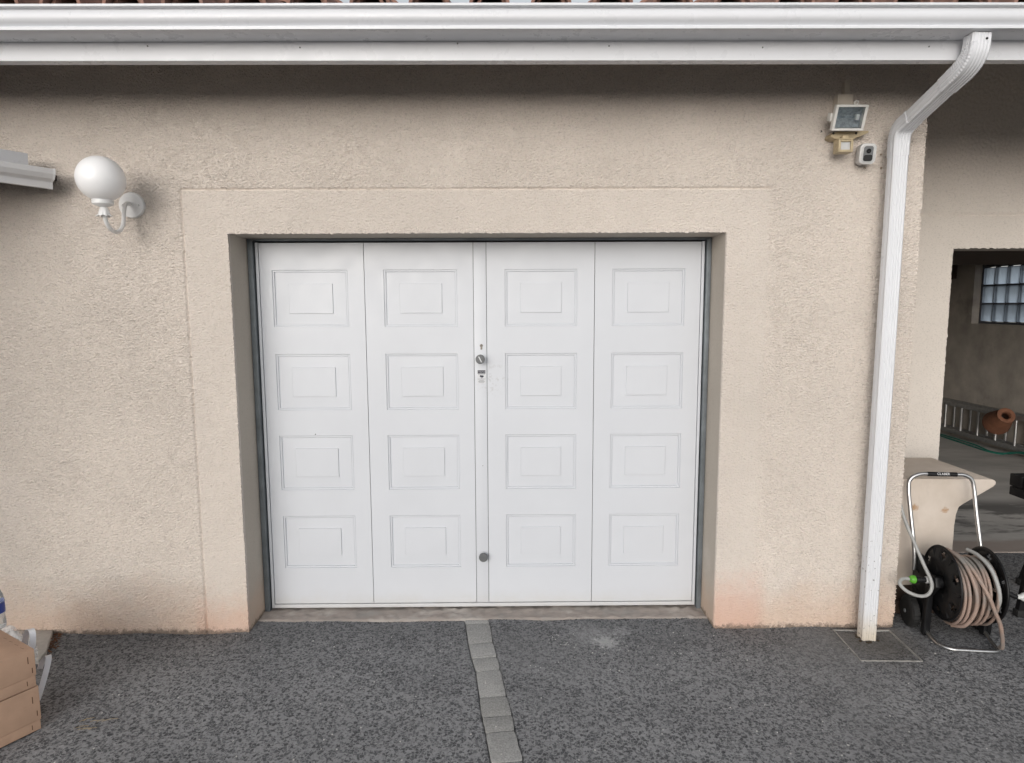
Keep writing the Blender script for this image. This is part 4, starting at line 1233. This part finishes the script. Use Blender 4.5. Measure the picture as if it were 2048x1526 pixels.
for sg in (-1, 1):
    poly = [(.205, .385), (.125, .392), (.085, .33), (-.03, .335), (-.045, .29), (.015, .22), (.02, .02), (.055, .012), (.075, .06), (.13, .055), (.185, .09), (.19, .25)]
    b_ = MB(); b_.prism(poly, (L(sg * .137 - .011, 0, 0), V, (0, 0, 1), U), .022, .004); fo = b_.build("side_frame", 'black', reel)
    b_ = MB(); b_.prism([(-.005, .28), (.028, .29), (.050, .01), (.020, .005)], (L(sg * .152 - .009, 0, 0), V, (0, 0, 1), U), .018, .003); b_.build("front_leg", 'black', reel)
    for q in range(4):
        b_ = MB(); b_.box(0, .003, -.03, .03, -.004, .004); b_.v = [tuple(L(sg * .150 + a * sg, .155 + b, .15 + q * .05 + c_)) for a, b, c_ in b_.v]; b_.build("rib", 'black', fo)
    cx = L(sg * .172, .140, .080)
    b_ = MB(); b_.lathe([(.02, -.020), (.060, -.022), (.070, -.020), (.079, -.014), (.079, .014), (.070, .020), (.060, .022), (.02, .020)], cx, U, 36); tw = b_.build("tyre", 'tyre', reel)
    for q in range(24):
        a = 2 * math.pi * q / 24
        c_ = cx + V * (.079 * math.cos(a)) + Vector((0, 0, .079 * math.sin(a)))
        tn = V * (-math.sin(a)) + Vector((0, 0, math.cos(a))); rn = V * math.cos(a) + Vector((0, 0, math.sin(a)))
        b_ = MB(); b_.add([c_ + U * x_ * .015 + tn * y_ * .0045 + rn * z_ for x_ in (-1, 1) for y_ in (-1, 1) for z_ in (-.002, .0035)],
                          [(0, 1, 3, 2), (4, 6, 7, 5), (0, 4, 5, 1), (2, 3, 7, 6), (0, 2, 6, 4), (1, 5, 7, 3)])
        b_.build("tread", 'tyre', tw, smooth=False)
    b_ = MB(); b_.lathe([(.001, sg * .0225), (.010, sg * .024), (.010, sg * .0285), (.006, sg * .031), (.001, sg * .031)], cx, U, 14); b_.build("wheel_cap", 'greyknob', reel)
# handle
HB = [L(-.160, .155, .30), L(-.160, .162, .40), L(-.172, .205, .60), L(-.178, .228, .715), L(-.168, .236, .768), L(-.122, .239, .795), L(-.06, .24, .797), L(.06, .24, .797), L(.10, .239, .795), L(.135, .236, .772), L(.148, .228, .715), L(.155, .205, .60), L(.168, .162, .40), L(.168, .155, .30)]
b_ = MB(); b_.tube(HB, .0105, 14, 6); hd = b_.build("handle", 'chrome', reel, ang=60)
b_ = MB(); b_.tube([L(-.085, .24, .797), L(.062, .24, .7975)], .0118, 16); gp_ = b_.build("grip", 'black', hd)
gfv = Vector((0, -math.cos(R(20)), math.sin(R(20)))); 
link("lettering", text_mesh("CLABER", .018, (L(-.01, .24, .797) + gfv * .0120, U, Vector((0, math.sin(R(20)), math.cos(R(20)))), gfv), .0003), 'griptext', hd, smooth=False)
BT = [L(-.140, .02, .020), L(-.138, -.06, .0115), L(-.128, -.095, .0115), L(-.095, -.122, .0115), L(-.04, -.126, .0115), L(.07, -.126, .0115), L(.108, -.120, .0115), L(.127, -.098, .0115), L(.132, -.05, .014), L(.138, .04, .040), L(.139, .10, .055)]
b_ = MB(); b_.tube(BT, .0095, 12, 6); b_.build("foot_bar", 'chrome', reel, ang=60)
b_ = MB(); b_.tube([L(.148, 0, ZC_), L(.165, -.005, ZC_ - .003), L(.195, -.02, ZC_ - .030), L(.225, -.03, ZC_ - .045), L(.235, -.03, ZC_ - .046)], [.016, .016, .013, .012, .012], 12); b_.build("crank", 'black', reel)
b_ = MB(); b_.lathe([(.009, 0), (.011, .012), (.013, .020), (.021, .032), (.0235, .045), (.021, .058), (.012, .067), (.001, .069)], L(.232, -.03, ZC_ - .046), U, 20); b_.build("crank_knob", 'knobwhite', reel)
b_ = MB(); b_.lathe([(.013, .155), (.013, .20), (.016, .202), (.016, .222), (.013, .224)], L(0, 0, ZC_ + .01), -U, 18); b_.build("connector_body", 'black', reel)
b_ = MB(); b_.lathe([(.0175, .156), (.0175, .176), (.015, .178)], L(0, 0, ZC_ + .01), -U, 18); b_.build("connector_ring", 'greyplastic', reel)
b_ = MB(); b_.lathe([(.015, .2245), (.0185, .227), (.0185, .245), (.014, .252), (.010, .254)], L(0, 0, ZC_ + .01), -U, 18); gn = b_.build("coupling_nut", 'lime', reel, label="bright green coupling nut")
for q in range(12):
    a = 2 * math.pi * q / 12
    p0 = L(-.228, .0182 * math.cos(a), ZC_ + .01 + .0182 * math.sin(a)); p1 = L(-.244, .0182 * math.cos(a), ZC_ + .01 + .0182 * math.sin(a))
    b_ = MB(); b_.tube([p0, p1], .0018, 6); b_.build("grip_rib", 'lime', gn)

# grey supply hose from the coupling, looping up to a tap round the corner
b_ = MB()
b_.tube([L(-.250, 0, .31), L(-.275, 0, .312), L(-.300, -.012, .309), L(-.312, -.03, .295), L(-.290, -.05, .270), L(-.245, -.06, .252), L(-.200, -.055, .250), L(-.172, -.045, .272), L(-.165, -.03, .315), L(-.182, .02, .385), L(-.205, .07, .470), L(-.232, .13, .575), L(-.245, .17, .66), L(-.247, .22, .74)], .0085, 10, 7)
t = b_.build("supply_hose", 'greyhose', ang=60); tag(t, "thin grey supply hose curling from the green coupling up the wall corner", "hose", kind='thing')

# salmon hose wound on the drum
pts = []
rndh = random.Random(3)
layers = [(.094, 8.0, -1), (.116, 7.5, 1), (.140, 6.6, -1)]
for (r_, turns, dr) in layers:
    N = int(turns * 28)
    for i in range(N):
        f = i / N
        u = (-.082 + .168 * f) * dr
        u += .012 * math.sin(f * turns * 2 * math.pi * .5 + r_ * 90)
        a = f * turns * 2 * math.pi
        rr_ = r_ + .006 * math.sin(f * 23 + r_ * 50)
        pts.append(L(max(-.086, min(.09, u)), rr_ * math.cos(a), ZC_ - .012 + rr_ * math.sin(a) * (1.0 if math.sin(a) > 0 else 1.10)))
# loose outer turns
for (u0, u1, r_) in ((-.078, -.070, .160), (-.066, -.045, .164), (-.01, -.035, .160), (.0, .022, .158), (.05, .03, .157), (.07, .082, .156)):
    for i in range(28):
        f = i / 28; a = f * 2 * math.pi
        pts.append(L(u0 + (u1 - u0) * f, r_ * math.cos(a) - .002, ZC_ - .018 + r_ * math.sin(a) * (0.94 if math.sin(a) > 0 else 1.14)))
a_end = pts[-1]
b_ = MB(); b_.tube(pts, .0074, 9)
ghose = b_.build("garden_hose", 'hose', ang=60)
tag(ghose, "faded salmon garden hose wound on the black reel drum", "hose", kind='thing')
b_ = MB()
b_.tube([L(-.058, .03, .455), L(-.045, -.04, .452), L(-.03, -.10, .428), L(-.005, -.150, .370), L(.025, -.178, .30), L(.052, -.180, .235), L(.085, -.170, .17), L(.112, -.150, .09), L(.128, -.128, .035), L(.130, -.105, .026)], .0092, 10, 8)
b_.build("hose_end", 'hose', ghose, ang=60)
b_ = MB()
b_.tube([L(.030, .04, .462), L(.044, -.03, .458), L(.060, -.10, .425), L(.074, -.142, .36), L(.080, -.158, .29), L(.078, -.140, .22)], .0092, 10, 8)
b_.build("grey_turn", 'greyhose', ghose, ang=60)
b_ = MB()
b_.tube([L(-.085, .06, .462), L(-.070, -.02, .465), L(-.054, -.09, .440), L(-.040, -.145, .38), L(-.028, -.170, .30), L(-.03, -.165, .22), L(-.05, -.13, .14), L(-.07, -.06, .105)], .0090, 10, 8)
b_.build("crossing_turn", 'hose', ghose, ang=60)

# ------------------------------------------------------------------ black workbench at the right edge
wbn = thing("workbench", (3.1, .3, 0), "black folding workbench cut off by the right edge of the view", "workbench")
b_ = MB(); b_.box(2.80, 3.45, .07, .16, .690, .756, .006); b_.build("worktop", 'black', wbn)
b_ = MB(); b_.box(2.80, 3.45, .175, .26, .690, .758, .006); b_.build("worktop", 'black', wbn)
b_ = MB(); b_.box(2.795, 2.85, .08, .25, .640, .6885, .006); b_.build("end_bracket", 'black', wbn)
for (fx, fy, tx, ty) in ((2.790, .10, 2.90, .13), (3.40, .10, 3.33, .13), (3.12, .50, 3.05, .22), (3.38, .52, 3.32, .22)):
    b_ = MB(); sd = Vector((1, 0, 0)); b_.sweep([(fx, fy, .02), (tx, ty, .69)], [(-.018, -.013), (.018, -.013), (.018, .013), (-.018, .013)]); lg = b_.build("leg", 'black', wbn)
    b_ = MB(); b_.box(fx - .024, fx + .022, fy - .02, fy + .02, .002, .04, .004); b_.build("rubber_foot", 'tyre', lg)

# ------------------------------------------------------------------ cardboard boxes at the left edge
EB = Vector((-.53, -.848, 0)); BB = Vector((-.848, .53, 0))
def carton(corner, z0, h_, rim, label, ln, dp_):
    c_ = thing("cardboard_box", corner + BB * .1 + Vector((0, 0, z0)), label, "box", "stacked cardboard boxes")
    def fr_(off, z): return (corner + EB * off + BB * off + Vector((0, 0, z)), EB, BB, (0, 0, 1))
    b = MB(); b.prism([(0, 0), (ln, 0), (ln, dp_), (0, dp_)], fr_(.0, z0 + .001), rim - .002, .0015); b.build("tray", 'card', c_)
    b = MB(); b.prism([(-.003, -.003), (ln, -.003), (ln, dp_), (-.003, dp_)], fr_(.0, z0 + rim), h_ - rim, .003); ld = b.build("lid", 'card', c_)
    nrm = -BB
    for (al, zz, ww, hh_) in ((.022, z0 + rim + (h_ - rim) * .65, .0016, .028), (.010, z0 + rim + (h_ - rim) * .22, .0016, .022), (.030, z0 + rim * .5, .0014, .02)):
        p = corner + EB * al + nrm * .0034 + Vector((0, 0, zz))
        if zz < z0 + rim: p = corner + EB * al + nrm * .0004 + Vector((0, 0, zz))
        b = MB(); b.add([p - EB * ww - Vector((0, 0, hh_ / 2)), p + EB * ww - Vector((0, 0, hh_ / 2)), p + EB * ww + Vector((0, 0, hh_ / 2)), p - EB * ww + Vector((0, 0, hh_ / 2))], [(0, 1, 2, 3)])
        b.build("slit", 'slot', ld, smooth=False)
    # flap seam down the corner
    for q in range(4):
        p = corner + BB * (.03 + .05 * q) + EB * .018 + Vector((0, 0, z0 + h_ + .0003)); 
        b = MB(); b.add([p, p + BB * .022 + EB * .004, p + BB * .022 + EB * .0055, p + EB * .0015], [(0, 1, 2, 3)]); b.build("slit", 'slot', ld, smooth=False)
    return c_
carton(Vector((-1.886, -.785, 0)), .004, .184, .042, "lower brown cardboard box resting on the asphalt at the left edge", .34, .30)
carton(Vector((-1.884, -.792, 0)), .192, .156, .047, "upper brown cardboard box with a white strap loop, carrying the water bottle", .34, .30)

def ribbon(pts, w, nrm_side):
    P_ = spline(pts, 8); b = MB(); b.sweep(P_, [(-w / 2, -.0006), (w / 2, -.0006), (w / 2, .0006), (-w / 2, .0006)], side=nrm_side); return b
b_ = ribbon([(-2.075, -.585, .250), (-2.065, -.590, .295), (-2.045, -.600, .328), (-2.020, -.615, .338), (-2.000, -.635, .328), (-1.988, -.655, .300), (-1.985, -.675, .262)], .022, (.8, .6, 0))
t = b_.build("carrying_strap", 'strap', ang=60); tag(t, "short white plastic strap loop standing behind the upper cardboard box", "strap", "white box straps", 'thing')
b_ = ribbon([(-2.00, -.615, .160), (-1.985, -.610, .195), (-1.962, -.618, .220), (-1.943, -.635, .232), (-1.928, -.655, .226), (-1.922, -.680, .195), (-1.920, -.712, .150), (-1.922, -.745, .100)], .021, (.8, .6, 0))
t = b_.build("carrying_strap", 'strap', ang=60); tag(t, "long bent white plastic strap sticking out behind the lower cardboard box", "strap", "white box straps", 'thing')

bt = thing("water_bottle", (-2.16, -.62, .35), "clear plastic bottle with a blue label standing on the upper box", "bottle")
bc = Vector((-2.158, -.63, .350))
b_ = MB(); b_.lathe([(.030, .001), (.038, .006), (.040, .02), (.038, .06), (.040, .065), (.040, .12), (.039, .125), (.036, .145), (.024, .175), (.014, .195), (.013, .215)], bc, (0, 0, 1), 28); bo = b_.build("bottle_body", 'clear', bt)
b_ = MB(); b_.lathe([(.0405, .072), (.0405, .116)], bc, (0, 0, 1), 28, close=False); b_.build("bottle_label", 'label', bt)
b_ = MB(); b_.lathe([(.0155, .212), (.0155, .232), (.001, .233)], bc, (0, 0, 1), 18); b_.build("cap", 'strap', bt)

# crumpled clear bag between box and wall
bm_ = bmesh.new(); bmesh.ops.create_icosphere(bm_, subdivisions=4, radius=1.0)
rr2 = random.Random(5); ph = [(Vector((rr2.gauss(0, 1), rr2.gauss(0, 1), rr2.gauss(0, 1))) * 3.2, rr2.uniform(0, 6)) for _ in range(7)]
for v_ in bm_.verts:
    d = sum(math.sin(v_.co.dot(a) + p) for a, p in ph) * .05
    v_.co = Vector((v_.co.x * .105, v_.co.y * .05, v_.co.z * .125)) * (1 + d) + Vector((-2.275, -.42, .125))
b_ = MB(); b_.bm(bm_); t = b_.build("plastic_bag", 'bag', ang=30); tag(t, "crumpled pale plastic bag between the boxes and the wall", "bag", kind='thing')

# pale stone edging and leaf litter by the wall foot
b_ = MB(); b_.prism([(-2.60, -.012), (-2.37, -.012), (-2.26, -.22), (-2.24, -.30), (-2.60, -.30)], ((0, 0, -.03), (1, 0, 0), (0, 1, 0), (0, 0, 1)), .055, .006)
t = b_.build("edging_stone", 'palestone'); tag(t, "pale edging stone at the wall foot behind the cardboard boxes", "edging stone", kind='thing')
lf = MB()
for i in range(70):
    f = rnd.random(); px = -2.36 + .13 * f + rnd.gauss(0, .012); py = -.02 - .26 * f + rnd.gauss(0, .015); sz = rnd.uniform(.006, .014); a = rnd.uniform(0, 6.3)
    d1 = Vector((math.cos(a), math.sin(a), rnd.uniform(-.3, .3))) * sz; d2 = Vector((-math.sin(a), math.cos(a), rnd.uniform(-.3, .3))) * sz * .5
    p = Vector((px + .012, py, .008 + rnd.uniform(0, .006)))
    lf.add([p - d1, p + d2, p + d1, p - d2], [(0, 1, 2, 3)])
t = lf.build("leaf_litter", 'leaf', smooth=False); tag(t, kind='stuff')
tw_ = MB()
for i in range(9):
    px, py = -1.72 + rnd.uniform(-.05, .06), -.77 + rnd.uniform(-.03, .04); a = rnd.uniform(.1, .9); ln = rnd.uniform(.02, .06)
    tw_.tube([(px, py, .005), (px + math.cos(a) * ln * .5, py + math.sin(a) * ln * .5, .009), (px + math.cos(a) * ln, py + math.sin(a) * ln, .005)], .0009, 5)
t = tw_.build("dry_grass", 'twig'); tag(t, kind='stuff')
